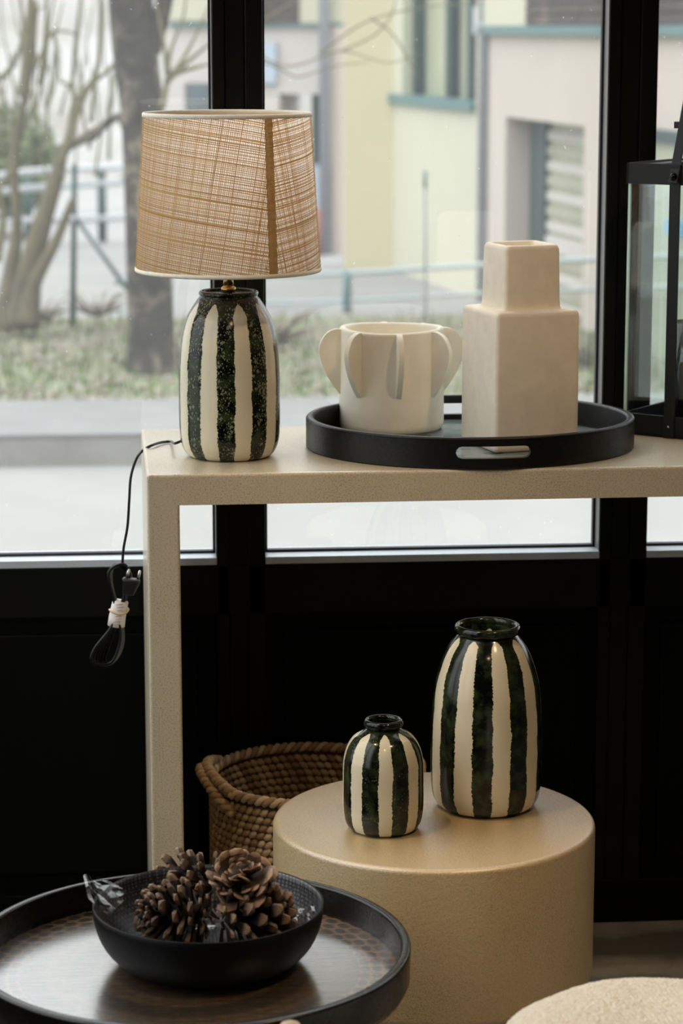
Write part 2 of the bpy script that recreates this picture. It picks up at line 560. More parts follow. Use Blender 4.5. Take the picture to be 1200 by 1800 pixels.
# ------------------------------------------------------------------ mesh helpers
def mesh(name, verts, faces, mat, parent=None, smooth=True, loc=None, rot=None):
    me = bpy.data.meshes.new(name)
    me.from_pydata([tuple(v) for v in verts], [], faces)
    me.validate()
    me.update()
    return link(name, me, mat, parent, smooth, loc, rot)


def link(name, me, mat, parent=None, smooth=True, loc=None, rot=None):
    for pl in me.polygons:
        pl.use_smooth = smooth
    if mat is not None and not me.materials:
        me.materials.append(mat)
    o = bpy.data.objects.new(name, me)
    COL.objects.link(o)
    if parent:
        o.parent = parent
    if loc is not None:
        o.location = loc
    if rot is not None:
        o.rotation_euler = rot
    return o


def bm_obj(name, bm, mat, parent=None, smooth=False, loc=None, rot=None):
    me = bpy.data.meshes.new(name)
    bmesh.ops.recalc_face_normals(bm, faces=bm.faces[:])
    bm.to_mesh(me)
    bm.free()
    return link(name, me, mat, parent, smooth, loc, rot)


def copy_of(o, parent=None, loc=None, rot=None, scale=None):
    c = o.copy()
    COL.objects.link(c)
    c.parent = parent
    if loc is not None:
        c.location = loc
    if rot is not None:
        c.rotation_euler = rot
    if scale is not None:
        c.scale = scale
    return c


def thing(name, label, cat, loc=(0, 0, 0), rotz=0.0, group=None):
    o = bpy.data.objects.new(name, None)
    COL.objects.link(o)
    o.empty_display_size = 0.05
    o.location = loc
    o.rotation_euler = (0, 0, rotz)
    tag(o, label, cat, group)
    return o


def tag(o, label, cat, group=None):
    o['label'] = label
    o['category'] = cat
    if group:
        o['group'] = group
    return o


def structure(o):
    o['kind'] = 'structure'
    return o


def box_bm(bm, lo, hi, bev=0.0, seg=2, mat=None):
    lo, hi = Vector(lo), Vector(hi)
    r = bmesh.ops.create_cube(bm, size=1.0)
    vs = r['verts']
    mt = Matrix.Translation((lo + hi) / 2) @ Matrix.Diagonal((*(hi - lo), 1))
    if mat is not None:
        mt = mat @ mt
    bmesh.ops.transform(bm, matrix=mt, verts=vs)
    if bev:
        es = list({e for v in vs for e in v.link_edges})
        bmesh.ops.bevel(bm, geom=es, offset=bev, segments=seg, profile=0.5, affect='EDGES')


def box(name, lo, hi, mat, parent=None, bev=0.0, seg=2, smooth=False):
    bm = bmesh.new()
    box_bm(bm, lo, hi, bev, seg)
    return bm_obj(name, bm, mat, parent, smooth)


def boxes(name, lst, mat, parent=None, bev=0.0):
    bm = bmesh.new()
    for lo, hi in lst:
        box_bm(bm, lo, hi, bev)
    return bm_obj(name, bm, mat, parent)


def lathe(name, prof, seg, mat, parent=None, loc=None, smooth=True, closed=False, fn=None):
    verts, faces, rows = [], [], []
    for (r, z) in prof:
        if r < 1e-6:
            rows.append([len(verts)])
            verts.append((0, 0, z))
        else:
            b = len(verts)
            for i in range(seg):
                a = 2 * pi * i / seg
                q = (r * cos(a), r * sin(a), z)
                verts.append(fn(q, a) if fn else q)
            rows.append(list(range(b, b + seg)))
    pairs = list(zip(rows[:-1], rows[1:]))
    if closed:
        pairs.append((rows[-1], rows[0]))
    for A, B in pairs:
        for i in range(seg):
            j = (i + 1) % seg
            if len(A) == 1 and len(B) == 1:
                continue
            if len(A) == 1:
                faces.append((A[0], B[j], B[i]))
            elif len(B) == 1:
                faces.append((A[i], A[j], B[0]))
            else:
                faces.append((A[i], A[j], B[j], B[i]))
    return mesh(name, verts, faces, mat, parent, smooth, loc)


def arc(cx, cz, r, a0, a1, n=6):
    return [(cx + r * cos(radians(a0 + (a1 - a0) * i / n)), cz + r * sin(radians(a0 + (a1 - a0) * i / n))) for i in range(n + 1)]


def smooth_path(pts, n=8):
    """Catmull-Rom through the points."""
    P = [Vector(p) for p in pts]
    P = [P[0] * 2 - P[1]] + P + [P[-1] * 2 - P[-2]]
    out = []
    for i in range(1, len(P) - 2):
        a, b, c, d = P[i - 1], P[i], P[i + 1], P[i + 2]
        for k in range(n):
            t = k / n
            out.append(0.5 * ((2 * b) + (c - a) * t + (2 * a - 5 * b + 4 * c - d) * t * t + (3 * b - a - 3 * c + d) * t ** 3))
    out.append(P[-2])
    return out


def tube_data(path, rad, seg=8, base=0, cap=True):
    P = [Vector(p) for p in path]
    n = len(P)
    R = rad if isinstance(rad, (list, tuple)) else [rad] * n
    verts, faces = [], []
    nrm = None
    for i in range(n):
        t = (P[min(i + 1, n - 1)] - P[max(i - 1, 0)])
        t = t.normalized() if t.length > 1e-9 else Vector((0, 0, 1))
        if nrm is None:
            nrm = t.orthogonal().normalized()
        else:
            nrm = (nrm - t * nrm.dot(t))
            nrm = nrm.normalized() if nrm.length > 1e-9 else t.orthogonal().normalized()
        bn = t.cross(nrm)
        for k in range(seg):
            a = 2 * pi * k / seg
            verts.append(P[i] + (nrm * cos(a) + bn * sin(a)) * R[i])
    for i in range(n - 1):
        for k in range(seg):
            k2 = (k + 1) % seg
            faces.append((base + i * seg + k, base + i * seg + k2, base + (i + 1) * seg + k2, base + (i + 1) * seg + k))
    if cap:
        faces.append(tuple(base + k for k in reversed(range(seg))))
        faces.append(tuple(base + (n - 1) * seg + k for k in range(seg)))
    return verts, faces


def tube(name, path, rad, mat, parent=None, seg=8):
    v, f = tube_data(path, rad, seg)
    return mesh(name, v, f, mat, parent)


def tubes(name, lst, mat, parent=None, seg=6):
    V, Fc = [], []
    for path, rad in lst:
        v, f = tube_data(path, rad, seg, len(V))
        V += v
        Fc += f
    return mesh(name, V, Fc, mat, parent)


def rope(path, r, strands=2, turns=20, seg=6):
    """list of (path, radius) strands twisted round the path"""
    P = smooth_path(path, 6) if len(path) < 30 else [Vector(p) for p in path]
    n = len(P)
    out = []
    for s in range(strands):
        pts = []
        m = turns * 8
        for i in range(m + 1):
            u = i / m * (n - 1)
            j = min(int(u), n - 2)
            p = P[j].lerp(P[j + 1], u - j)
            t = (P[j + 1] - P[j]).normalized()
            side = t.cross(Vector((0, 0, 1)))
            side = side.normalized() if side.length > 1e-4 else Vector((1, 0, 0))
            up = side.cross(t)
            a = 2 * pi * (i / 8 + s / strands)
            pts.append(p + (side * cos(a) + up * sin(a)) * r * 0.62)
        out.append((pts, r * 0.72))
    return out


# ================================================================== SETTING

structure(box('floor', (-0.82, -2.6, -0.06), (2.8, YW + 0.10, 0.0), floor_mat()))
structure(box('ceiling', (-0.82, -2.6, 2.85), (2.8, YW + 0.12, 2.95), M_ceil))
LY0, LYS, LN = 2.10, 0.59, 3                  # unseen side glazing, added to supply daylight from the left
XL = -0.72
structure(boxes('wall_left', [((XL - 0.1, -2.6, 0), (XL, LY0, 2.85)), ((XL - 0.1, LY0 + LYS * LN, 0), (XL, YW + 0.1, 2.85)),
                              ((XL - 0.1, LY0, 0), (XL, LY0 + LYS * LN, 0.42)), ((XL - 0.1, LY0, 2.70), (XL, LY0 + LYS * LN, 2.85))], M_blackpanel))
structure(box('wall_right', (2.8, -2.6, 0), (2.9, YW + 0.1, 2.85), M_wallp))
structure(box('wall_back', (-0.82, -2.7, 0), (2.9, -2.6, 2.85), M_wallp))

MC = [-0.68] + [0.16 + 0.6135 * k for k in range(0, 5)]    # mullion centres
ZS, ZT = 0.628, 2.62
wf = structure(boxes('wall_front', [((XL, YW + 0.02, 0.0), (2.8, YW + 0.07, ZS - 0.012)), ((XL, YW, ZT), (2.8, YW + 0.08, 2.85)),
                                    ((XL, YW, 0.0), (MC[0] - 0.0385, YW + 0.08, ZT)), ((MC[-1] + 0.0385, YW, 0.0), (2.8, YW + 0.08, ZT))], M_blackpanel))
box('rail', (MC[0] - 0.03, YW, 0.0), (MC[-1] + 0.03, YW + 0.03, 0.075), M_blackpanel, wf, 0.002)
box('rail', (MC[0] - 0.03, YW, 0.535), (MC[-1] + 0.03, YW + 0.03, ZS - 0.012), M_black, wf, 0.002)
for i in range(len(MC) - 1):
    x0, x1 = MC[i] + 0.0385, MC[i + 1] - 0.0385
    box('panel', (x0 + 0.03, YW + 0.012, 0.105), (x1 - 0.03, YW + 0.0205, 0.505), M_blackpanel, wf, 0.003)
for i, c in enumerate(MC):
    t = structure(boxes('trim_%d' % (i + 1), [((c - 0.0185, YW + 0.003, 0.075), (c + 0.0105, YW + 0.075, ZT))], M_black, bev=0.0015))
    box('sash_stile', (c - 0.0385, YW, 0.075), (c - 0.0195, YW + 0.07, ZT), M_black, t, 0.0015)
    box('sash_stile', (c + 0.0115, YW, 0.075), (c + 0.0385, YW + 0.07, ZT), M_black, t, 0.0015)
for i in range(len(MC) - 1):
    x0, x1 = MC[i] + 0.0385, MC[i + 1] - 0.0385
    w = structure(boxes('window_%d' % (i + 1), [((x0, YW + 0.0, ZS - 0.012), (x1, YW + 0.075, ZS))], M_sill, bev=0.001))
    g = 0.005
    boxes('gasket', [((x0, YW + 0.036, ZS), (x1, YW + 0.05, ZS + 0.004)), ((x0, YW + 0.036, ZT - 0.007), (x1, YW + 0.05, ZT)),
                     ((x0, YW + 0.036, ZS), (x0 + g, YW + 0.05, ZT)), ((x1 - g, YW + 0.036, ZS), (x1, YW + 0.05, ZT))], M_gasket, w)
    box('glass_pane', (x0 + 0.002, YW + 0.041, ZS + 0.002), (x1 - 0.002, YW + 0.045, ZT - 0.002), M_glass, w)
    box('stile_sheen', (x1 - 0.0012, YW + 0.002, ZS), (x1 - 0.0002, YW + 0.036, ZT), M_stile_sheen, w)  # thin grey strip painting the reflected light on the stile side

for i in range(LN):
    y0, y1 = LY0 + LYS * i, LY0 + LYS * (i + 1)
    w = structure(boxes('window_%d' % (i + 6), [((XL - 0.09, y0, 0.42), (XL, y0 + 0.03, 2.70)), ((XL - 0.09, y1 - 0.03, 0.42), (XL, y1, 2.70)),
                                                ((XL - 0.09, y0 + 0.03, 0.42), (XL, y1 - 0.03, 0.45)), ((XL - 0.09, y0 + 0.03, 2.67), (XL, y1 - 0.03, 2.70))], M_black))
    box('glass_pane', (XL - 0.05, y0 + 0.029, 0.449), (XL - 0.046, y1 - 0.029, 2.671), M_glass, w)

# ================================================================== OUTSIDE GROUND
structure(boxes('pavement', [((-16, YW + 0.11, -0.25), (10, 8.40, 0.0)), ((-16, -12, -0.25), (XL - 0.12, YW + 0.11, 0.0))], M_pave))
kerb = structure(box('kerb', (-16, 8.40, -0.25), (10, 9.22, 0.106), M_kerb, None, 0.01))
box('kerb_coping', (-16, 8.395, 0.100), (10, 9.20, 0.110), M_kerbtop, kerb)
structure(box('lawn', (-16, 9.2, -0.25), (10, 12.2, 0.075), M_soil))
structure(box('road', (-18, 12.2, -0.25), (12, 40, 0.03), M_road))

V, Fc = [], []
for i in range(6000):
    x, y = random.uniform(-2.6, 4.2), random.uniform(9.23, 12.1)
    if random.random() > 0.85 * (1 - 0.75 * (y - 9.2) / 2.9) + 0.08:
        continue
    a, h, w = random.uniform(0, pi), random.uniform(0.03, 0.09), random.uniform(0.004, 0.009)
    dx, dy = cos(a) * w, sin(a) * w
    lx, ly = random.uniform(-0.03, 0.03), random.uniform(-0.03, 0.03)
    b = len(V)
    V += [(x - dx, y - dy, 0.07), (x + dx, y + dy, 0.07), (x + lx, y + ly, 0.075 + h)]
    Fc.append((b, b + 1, b + 2))
o = mesh('grass', V, Fc, M_blade, smooth=False)
o['kind'] = 'stuff'
o['label'] = 'pale green winter grass growing on the strip behind the kerb'
V, Fc = [], []
for i in range(5200):
    x, y = random.uniform(-2.6, 4.2), random.uniform(9.25, 12.1)
    a, s = random.uniform(0, 2 * pi), random.uniform(0.015, 0.035)
    t = random.uniform(-0.6, 0.6)
    b = len(V)
    c, sn = cos(a) * s, sin(a) * s
    V += [(x - c, y - sn, 0.08), (x + sn * 0.5, y - c * 0.5, 0.082 + 0.01 * t), (x + c, y + sn, 0.082 + 0.012 * abs(t)), (x - sn * 0.5, y + c * 0.5, 0.085)]
    Fc.append((b, b + 1, b + 2, b + 3))
o = mesh('leaves', V, Fc, M_leaf, smooth=False)
o['kind'] = 'stuff'
o['label'] = 'dry fallen leaves scattered over the grass strip'

# wooded slope far behind the trees
V, Fc = [], []
nx, ny = 40, 16
for j in range(ny + 1):
    for i in range(nx + 1):
        x = -16 + 22 * i / nx
        t = j / ny
        V.append((x, 24 + 14 * t + 0.5 * sin(x * 1.3 + j), 0.0 + 11 * t + random.uniform(-0.25, 0.25)))
for j in range(ny):
    for i in range(nx):
        a = j * (nx + 1) + i
        Fc.append((a, a + 1, a + nx + 2, a + nx + 1))
structure(mesh('hillside', V, Fc, M_hill))

# ================================================================== BUILDING OPPOSITE
bld = thing('apartment_building', 'pale yellow and pinkish white rendered building with teal window frames beyond the railing', 'building', (0, 0, 0))


class Plane:
    """vertical wall plane between two plan points"""

    def __init__(s, p, q):
        s.p, s.q = Vector((p.x, p.y, 0)), Vector((q.x, q.y, 0))
        s.u = (s.q - s.p).normalized()
        n = Vector((s.u.y, -s.u.x, 0))
        if n.dot(Vector((0, 0, 0)) - s.p) < 0:
            n = -n
        s.n = n                                  # towards the camera

    def at(s, px, py):
        d = ray(px, py)
        k = (s.p - C0).dot(s.n) / d.dot(s.n)
        h = C0 + d * k
        return (h - s.p).dot(s.u), h.z

    def slab(s, name, u0, u1, z0, z1, d0, d1, mat, parent):
        bm = bmesh.new()
        mt = Matrix(((s.u.x, s.n.x, 0, s.p.x), (s.u.y, s.n.y, 0, s.p.y), (0, 0, 1, 0), (0, 0, 0, 1)))
        box_bm(bm, (u0, d0, z0), (u1, d1, z1), 0, 2, mt)
        return bm_obj(name, bm, mat, parent)

    def px(s, name, x0, y0, x1, y1, d0, d1, mat, parent):
        u0, z1 = s.at(x0, y0)
        u1, z0 = s.at(x1, y1)
        xm = (x0 + x1) / 2
        z1, z0 = s.at(xm, y0)[1], s.at(xm, y1)[1]
        return s.slab(name, min(u0, u1), max(u0, u1), min(z0, z1), max(z0, z1), d0, d1, mat, parent)


pA0, pA1 = aD(296, 400, 16.6), aD(606, 400, 16.2)
pB0, pB1 = aD(604, 400, 15.2), aD(690, 400, 15.1)
pC1 = aD(842, 400, 13.4)
pD0, pD1 = aD(846, 400, 13.4), aD(1340, 400, 9.55)
PA, PB, PC, PD = Plane(pA0, pA1), Plane(pB0, pB1), Plane(pB1, pC1), Plane(pD0, pD1)
ZTOP = 5.0


def wall_with_hole(pl, name, u0, u1, hole, mat, parent, th=0.35):
    """wall slab with one opening (u0,u1,z0,z1)"""
    hu0, hu1, hz0, hz1 = hole
    bm = bmesh.new()
    mt = Matrix(((pl.u.x, pl.n.x, 0, pl.p.x), (pl.u.y, pl.n.y, 0, pl.p.y), (0, 0, 1, 0), (0, 0, 0, 1)))
    for a, b, c, d in ((u0, hu0, 0, ZTOP), (hu1, u1, 0, ZTOP), (hu0, hu1, hz1, ZTOP), (hu0, hu1, 0, hz0)):
        if b - a > 1e-4 and d - c > 1e-4:
            box_bm(bm, (a, -th, c), (b, 0, d), 0, 2, mt)
    return bm_obj(name, bm, mat, parent)


def uz(pl, x, y):
    return pl.at(x, y)


# section A: pinkish wall behind the lamp, with a glazed door
uA0, _ = uz(PA, 296, 300)
uA1, _ = uz(PA, 606, 300)
h0, h1 = uz(PA, 490, 165), uz(PA, 566, 420)
wallA = wall_with_hole(PA, 'wall', uA0, uA1, (h0[0], h1[0], 0.03, h0[1]), M_wwhite, bld, 0.4)
PA.px('door_frame', 524, 166, 534, 430, -0.32, -0.26, M_dteal, bld)
dg = PA.px('door', 533, 166, 566, 430, -0.36, -0.30, M_darkpane, bld)
PA.px('string_course', 300, 40, 606, 47, 0.0, 0.04, M_teal, bld)
PA.px('upper_wall', 528, -60, 606, 40, 0.0, 0.03, M_wpale, bld)
PA.px('cladding', 440, -60, 527, 40, 0.0, 0.05, M_timber, bld)
PA.px('upper_wall', 300, -60, 440, 36, 0.0, 0.03, M_wpale, bld)
PA.px('wall_sign', 455, 75, 488, 146, 0.0, 0.04, M_sign, bld)
wn = PA.px('window', 330, 146, 372, 300, 0.0, 0.03, M_darkpane, bld)
PA.px('window_frame', 327, 146, 331, 300, 0.0, 0.05, M_wwhite, wn)
PA.px('panel', 553, 290, 572, 470, 0.0, 0.04, M_sign, bld)
PA.px('pilaster', 588, 47, 606, 500, 0.0, 0.05, M_wpink, bld)
pb = PA.at(578, 300)
q = PA.p + PA.u * pb[0] + PA.n * 0.09
tube('downpipe', [(q.x, q.y, 0.0), (q.x, q.y, ZTOP)], 0.035, M_pipe, bld, 12)
pr = PA.at(577, 430)
q = PA.p + PA.u * pr[0] + PA.n * 0.20
tube('red_pipe', [(q.x, q.y, 0.0), (q.x, q.y, PA.at(577, 365)[1])], 0.022, M_red, bld, 10)

# section B: deeper yellow return wall
uB1 = (PB.q - PB.p).dot(PB.u)
PB.slab('wall', 0, uB1, 0, ZTOP, -0.3, 0, M_wyellow, bld)

# section C: pale yellow wall with a teal window
uC1 = (PC.q - PC.p).dot(PC.u)
hc0, hc1 = uz(PC, 707, 172), uz(PC, 836, 186)
zsill = 0.5 * (uz(PC, 710, 172)[1] + uz(PC, 832, 185)[1])
wall_with_hole(PC, 'wall', 0.0, uC1, (hc0[0], hc1[0], zsill, 3.4), M_wpale, bld, 0.25)
wC = PC.slab('window', hc0[0], hc1[0], zsill, 3.4, -0.16, -0.12, M_khaki, bld)
PC.slab('window_sill', hc0[0] - 0.25, hc1[0], zsill - 0.035, zsill + 0.02, -0.12, 0.03, M_teal, wC)
for xa, xb in ((706, 713), (764, 772), (801, 810)):
    PC.slab('window_bar', uz(PC, xa, 100)[0], uz(PC, xb, 100)[0], zsill + 0.02, 3.4, -0.12, -0.06, M_dteal, wC)
PC.slab('window_handle', uz(PC, 815, 40)[0], uz(PC, 828, 40)[0], uz(PC, 820, 60)[1], uz(PC, 820, 12)[1], -0.12, -0.05, M_whiterail, wC)

# corner downpipe
q = aD(849, 300, 13.32)
tube('downpipe', [(q.x, q.y, 0.0), (q.x, q.y, ZTOP)], 0.031, M_pipe, bld, 14)
tubes('pipe_clamp', [([(q.x, q.y, aD(849, 55, 13.3).z), (q.x, q.y, aD(849, 40, 13.3).z)], 0.042)], M_pipe, bld, 14)

# section D: pinkish wall with a deep glazed doorway and timber cladding above
uD1 = (PD.q - PD.p).dot(PD.u)
hd0, hd1 = uz(PD, 889, 210), uz(PD, 1027, 222)
zl = 0.5 * (uz(PD, 895, 206)[1] + uz(PD, 1024, 222)[1])
wall_with_hole(PD, 'wall', 0, uD1, (hd0[0], hd1[0], 0.03, zl), M_wpink, bld, 0.16)
dD = PD.slab('door', hd0[0], hd1[0] + 0.4, 0.03, zl, -0.18, -0.15, M_khaki, bld)
def on_off(pl, px, py, off):
    d = ray(px, py)
    k = ((pl.p + pl.n * off) - C0).dot(pl.n) / d.dot(pl.n)
    hpt = C0 + d * k
    return (hpt - pl.p).dot(pl.u), hpt.z
a0, a1 = on_off(PD, 931, 300, -0.12)[0], on_off(PD, 956, 300, -0.12)[0]
PD.slab('door_frame', a0, a1, 0.03, zl, -0.15, -0.12, M_dteal, dD)
e1 = on_off(PD, 1040, 300, -0.13)[0]
for k in range(18):
    zz = zl - 0.06 - 0.075 * k - (0.10 if k > 6 else 0)
    PD.slab('blind_slat', a1, e1, zz - 0.045, zz, -0.15, -0.135, M_blind if k % 2 else M_wwhite, dD)
PD.slab('door_rail', a1, e1, zl - 0.66, zl - 0.58, -0.15, -0.13, M_wwhite, dD)
zb = uz(PD, 960, 56)[1]
PD.slab('string_course', 0, uD1, zb - 0.015, zb + 0.03, 0.0, 0.04, M_teal, bld)
uc = uz(PD, 935, 30)[0]
PD.slab('upper_wall', 0, uc, zb + 0.03, ZTOP, 0.0, 0.03, M_wpale, bld)
clad = PD.slab('cladding', uc, uD1, zb + 0.03, ZTOP, 0.0, 0.02, M_timber, bld)
for k in range(9):
    PD.slab('cladding_board', uc, uD1, zb + 0.035 + 0.05 * k, zb + 0.078 + 0.05 * k, 0.02, 0.035, M_timber, clad)
# second door further right, seen through the right-hand pane
g0, g1 = uz(PD, 1150, 240)[0], uz(PD, 1330, 240)[0]
zl2 = uz(PD, 1180, 238)[1]
d2 = PD.slab('door', g0, g1, 0.03, zl2, 0.0, 0.03, M_khaki, bld)
PD.slab('door_frame', g0, g1, zl2 - 0.03, zl2 + 0.02, 0.0, 0.06, M_dteal, d2)
PD.slab('sign_plate', uz(PD, 1188, 400)[0], uz(PD, 1215, 400)[0], uz(PD, 1195, 412)[1], uz(PD, 1195, 385)[1], 0.03, 0.05, plain('blue_plate', (0.12, 0.36, 0.62), 0.5), d2)

# ------------------------------------------------------------------ rails, fence and poles outdoors
rail = thing('knee_rail', 'low pale blue two bar railing in front of the yellow wall', 'railing', (0, 0, 0))
ra = [aD(452, 480, 13.6), aD(620, 480, 13.2), aD(840, 466, 12.2), aD(1060, 455, 11.0), aD(1260, 446, 10.2)]
P1 = [aD(x, y, d) for x, y, d in ((440, 484, 12.95), (610, 480, 12.75), (840, 466, 12.2), (1060, 455, 11.0), (1300, 446, 9.6))]
P2 = [aD(x, y, d) for x, y, d in ((440, 533, 12.95), (610, 529, 12.75), (840, 516, 12.2), (1060, 508, 11.0), (1300, 500, 9.6))]
tube('top_rail', smooth_path(P1, 6), 0.014, M_bluerail, rail, 10)
tube('lower_rail', smooth_path(P2, 6), 0.010, M_bluerail, rail, 10)
for a, b, off in ((P1[1], P2[1], 0), (P1[3], P2[3], 0), (P1[4], P2[4], 0)):
    tube('post', [(a.x, a.y, a.z + 0.01), (a.x, a.y, 0.02)], 0.022, M_teal, rail, 8)

fence = thing('barrier_fence', 'white painted three rail barrier with green posts behind the left trees', 'fence', (0, 0, 0))
D = 17.0
for ys in ((318, 303, 298, 294, 292), (345, 332, 326, 320, 316), (400, 388, 386, 382, 378)):
    pts = [aD(x, y, d) for x, y, d in zip((-60, 40, 120, 220, 330), ys, (15.6, 16.6, 17, 17, 17))]
    tube('rail', smooth_path(pts, 5), 0.024, M_whiterail, fence, 10)
for x in (-50, 48, 178, 300):
    p = aD(x, 300, 17.03)
    p2 = aD(x, 410, 17.03)
    tube('post', [(p.x, p.y, p.z + 0.02), (p.x, p.y, min(p2.z, 0.04))], 0.03, M_green, fence, 8)
structure(box('terrace_kerb', (-9, 17.3, 0), (-0.6, 17.6, 0.10), M_kerb))

gp = thing('fence_post', 'dark green metal fence post with a slanting brace on the grass edge', 'post', tuple(aD(127, 560, 11.75)[:2]) + (0.0,))
b0 = Vector((gp.location.x, gp.location.y, 0))
def rel(p):
    return Vector(p) - b0
top = aD(131, 288, 11.75)
tube('upright', [(0, 0, 0.05), (rel(top).x * 0.5, 0, top.z * 0.5), rel(top)], 0.014, M_green, gp, 8)
br0, br1 = aD(132, 382, 11.75), aD(232, 520, 11.2)
tube('brace', [rel(br0), rel(br1)], 0.011, M_green, gp, 8)
jc = aD(126, 386, 11.72)
bm = bmesh.new()
bmesh.ops.create_uvsphere(bm, u_segments=10, v_segments=8, radius=0.022)
bm_obj('clamp', bm, M_whiterail, gp, True, rel(jc))
tube('peg', [rel(aD(201, 495, 11.35)), rel(aD(228, 495, 11.35))], 0.016, M_whiterail, gp, 8)

p0 = aD(748, 562, 12.0)
pole = thing('marker_pole', 'thin grey upright pole standing in front of the yellow wall', 'pole', (p0.x, p0.y, 0.07))
tp = aD(747, 300, 12.0)
tube('shaft', [(0, 0, 0), (tp.x - p0.x, 0, aD(747, 330, 12.0).z - 0.07)], 0.0065, M_pipe, pole, 8)
tube('tip', [(tp.x - p0.x, 0, aD(747, 330, 12.0).z - 0.07), (tp.x - p0.x, 0, tp.z - 0.07)], 0.0085, M_teal, pole, 8)


# ------------------------------------------------------------------ trees
def limb(pts, D, w):
    """tapered limb along pixel points at depth D (w: widths in px)"""
    P = []
    R = []
    for k, (x, y) in enumerate(pts):
        d = D[k] if isinstance(D, (list, tuple)) else D
        P.append(aD(x, y, d))
    SP = smooth_path(P, 6)
    n = len(SP)
    for i in range(n):
        u = i / (n - 1) * (len(w) - 1)
        j = min(int(u), len(w) - 2)
        R.append((w[j] + (w[j + 1] - w[j]) * (u - j)) * 0.5 * m_per_px(SP[i]))
    return SP, R


def shift(lst, org):
    return [([p - org for p in path], r) for path, r in lst]


org = aD(268, 640, 10.2)
t1 = thing('bare_tree', 'large bare tree with a thick dark mottled trunk left of the lamp', 'tree', (org.x, org.y, 0.05))
org = Vector((org.x, org.y, 0.05))
tr = limb([(274, 655), (266, 600), (262, 480), (255, 330), (250, 200), (236, 80), (226, -60), (220, -260), (235, -520), (230, -800)], 10.2, [112, 84, 80, 74, 76, 80, 78, 66, 48, 22])
tubes('trunk', shift([tr], org), M_bark, t1, 14)
tubes('branch', shift([limb([(262, 90), (285, 20), (300, -60), (340, -260), (390, -500)], 10.2, [40, 30, 26, 18, 8]), limb([(225, 235), (205, 205), (160, 245)], [10.2, 10.5, 10.9], [16, 14, 12])], org), M_bark, t1, 8)
tw = []
for pts in ([(285, 190), (294, 140), (300, 90), (322, 30), (330, -40)], [(292, 145), (318, 110), (345, 60), (368, 10)], [(294, 140), (330, 108), (366, 78), (420, 30)],
            [(300, 130), (345, 118), (380, 110)], [(296, 130), (285, 60), (268, -30)]):
    tw.append(limb(pts, 9.9, [14, 8, 5, 3]))
for pts in ([(420, 60), (470, 105), (520, 115), (600, 90), (680, 110), (735, 95)], [(440, 100), (490, 120), (525, 135), (580, 118), (650, 108)],
            [(600, 90), (660, 60), (690, 20), (700, -40)], [(650, 30), (690, 60), (720, 110), (735, 140)], [(455, 40), (500, 12), (560, -20)], [(560, 95), (640, 40), (730, 15), (840, 5)]):
    tw.append(limb(pts, 9.6, [4, 3.4, 2.6, 1.6]))
tubes('twigs', shift(tw, org), M_twig, t1, 5)

org = aD(45, 560, 11.4)
t2 = thing('multi_stem_tree', 'leaning multi stemmed olive brown bare tree at the left window edge', 'tree', (org.x, org.y, 0.05))
org = Vector((org.x, org.y, 0.05))
tubes('stem', shift([limb([(40, 575), (52, 480), (75, 390), (100, 310), (112, 262), (150, 242), (205, 205)], 11.4, [62, 44, 34, 26, 22, 18, 14]),
                     limb([(48, 570), (60, 500), (100, 420), (128, 350)], 11.3, [40, 26, 18, 12])], org), M_bark2, t2, 10)
tubes('stem', shift([limb([(15, 580), (20, 480), (30, 400), (25, 300), (38, 200), (55, 110), (62, 0)], 11.6, [60, 30, 18, 15, 13, 12, 10])], org), M_bark2, t2, 8)
tw = []
for pts, w in (([(105, 290), (122, 230), (132, 180), (168, 130), (176, 60), (178, -30)], 14), ([(115, 270), (140, 190), (160, 150), (198, 115), (215, 70)], 12),
               ([(130, 190), (128, 120), (135, 50), (145, -30)], 8), ([(160, 215), (165, 160), (168, 120)], 9), ([(40, 170), (46, 90), (52, 20), (56, -40)], 18),
               ([(0, 140), (24, 110), (40, 60), (34, -20)], 12), ([(60, 120), (90, 60), (110, 55), (135, 60)], 7), ([(70, 150), (78, 80), (82, 20), (80, -30)], 10),
               ([(35, 220), (10, 180), (-10, 130)], 8), ([(60, 200), (80, 120), (85, 60), (98, -20)], 7), ([(-5, 460), (5, 380), (-10, 300)], 16), ([(20, 300), (0, 330), (-25, 380)], 12)):
    tw.append(limb(pts, 11.0 + random.uniform(-0.3, 0.5), [w, w * 0.8, w * 0.65, w * 0.5]))
for k in range(26):
    x, y = random.uniform(-10, 200), random.uniform(150, 330)
    pts, dx = [], random.uniform(-14, 14)
    for i in range(5):
        pts.append((x + dx * i + random.uniform(-6, 6), y - i * random.uniform(35, 75)))
    w = random.uniform(3, 7)
    tw.append(limb(pts, random.uniform(11.2, 13.0), [w, w * 0.8, w * 0.6, w * 0.35]))
tubes('branches', shift(tw, org), M_twig, t2, 6)

# green bush far left
org = aD(12, 320, 19.0)
bush = thing('evergreen_bush', 'pale green bush behind the white barrier at far left', 'bush', (org.x, org.y, 0.03))
V, Fc = [], []
for i in range(1500):
    u = Vector((random.gauss(0, 1), random.gauss(0, 1), random.gauss(0, 1))).normalized() * random.uniform(0.5, 1.0)
    p = Vector((u.x * 0.42, u.y * 0.3, 0.45 + u.z * 0.42))
    a = Vector((random.gauss(0, 1), random.gauss(0, 1), random.gauss(0, 1))).normalized() * 0.05
    b2 = a.orthogonal().normalized() * 0.03
    b = len(V)
    V += [p - a, p + b2, p + a, p - b2]
    Fc.append((b, b + 1, b + 2, b + 3))
mesh('foliage', V, Fc, M_bush, bush, False)
tube('stem', [(0, 0, 0), (0, 0, 0.5)], 0.03, M_bark2, bush, 6)
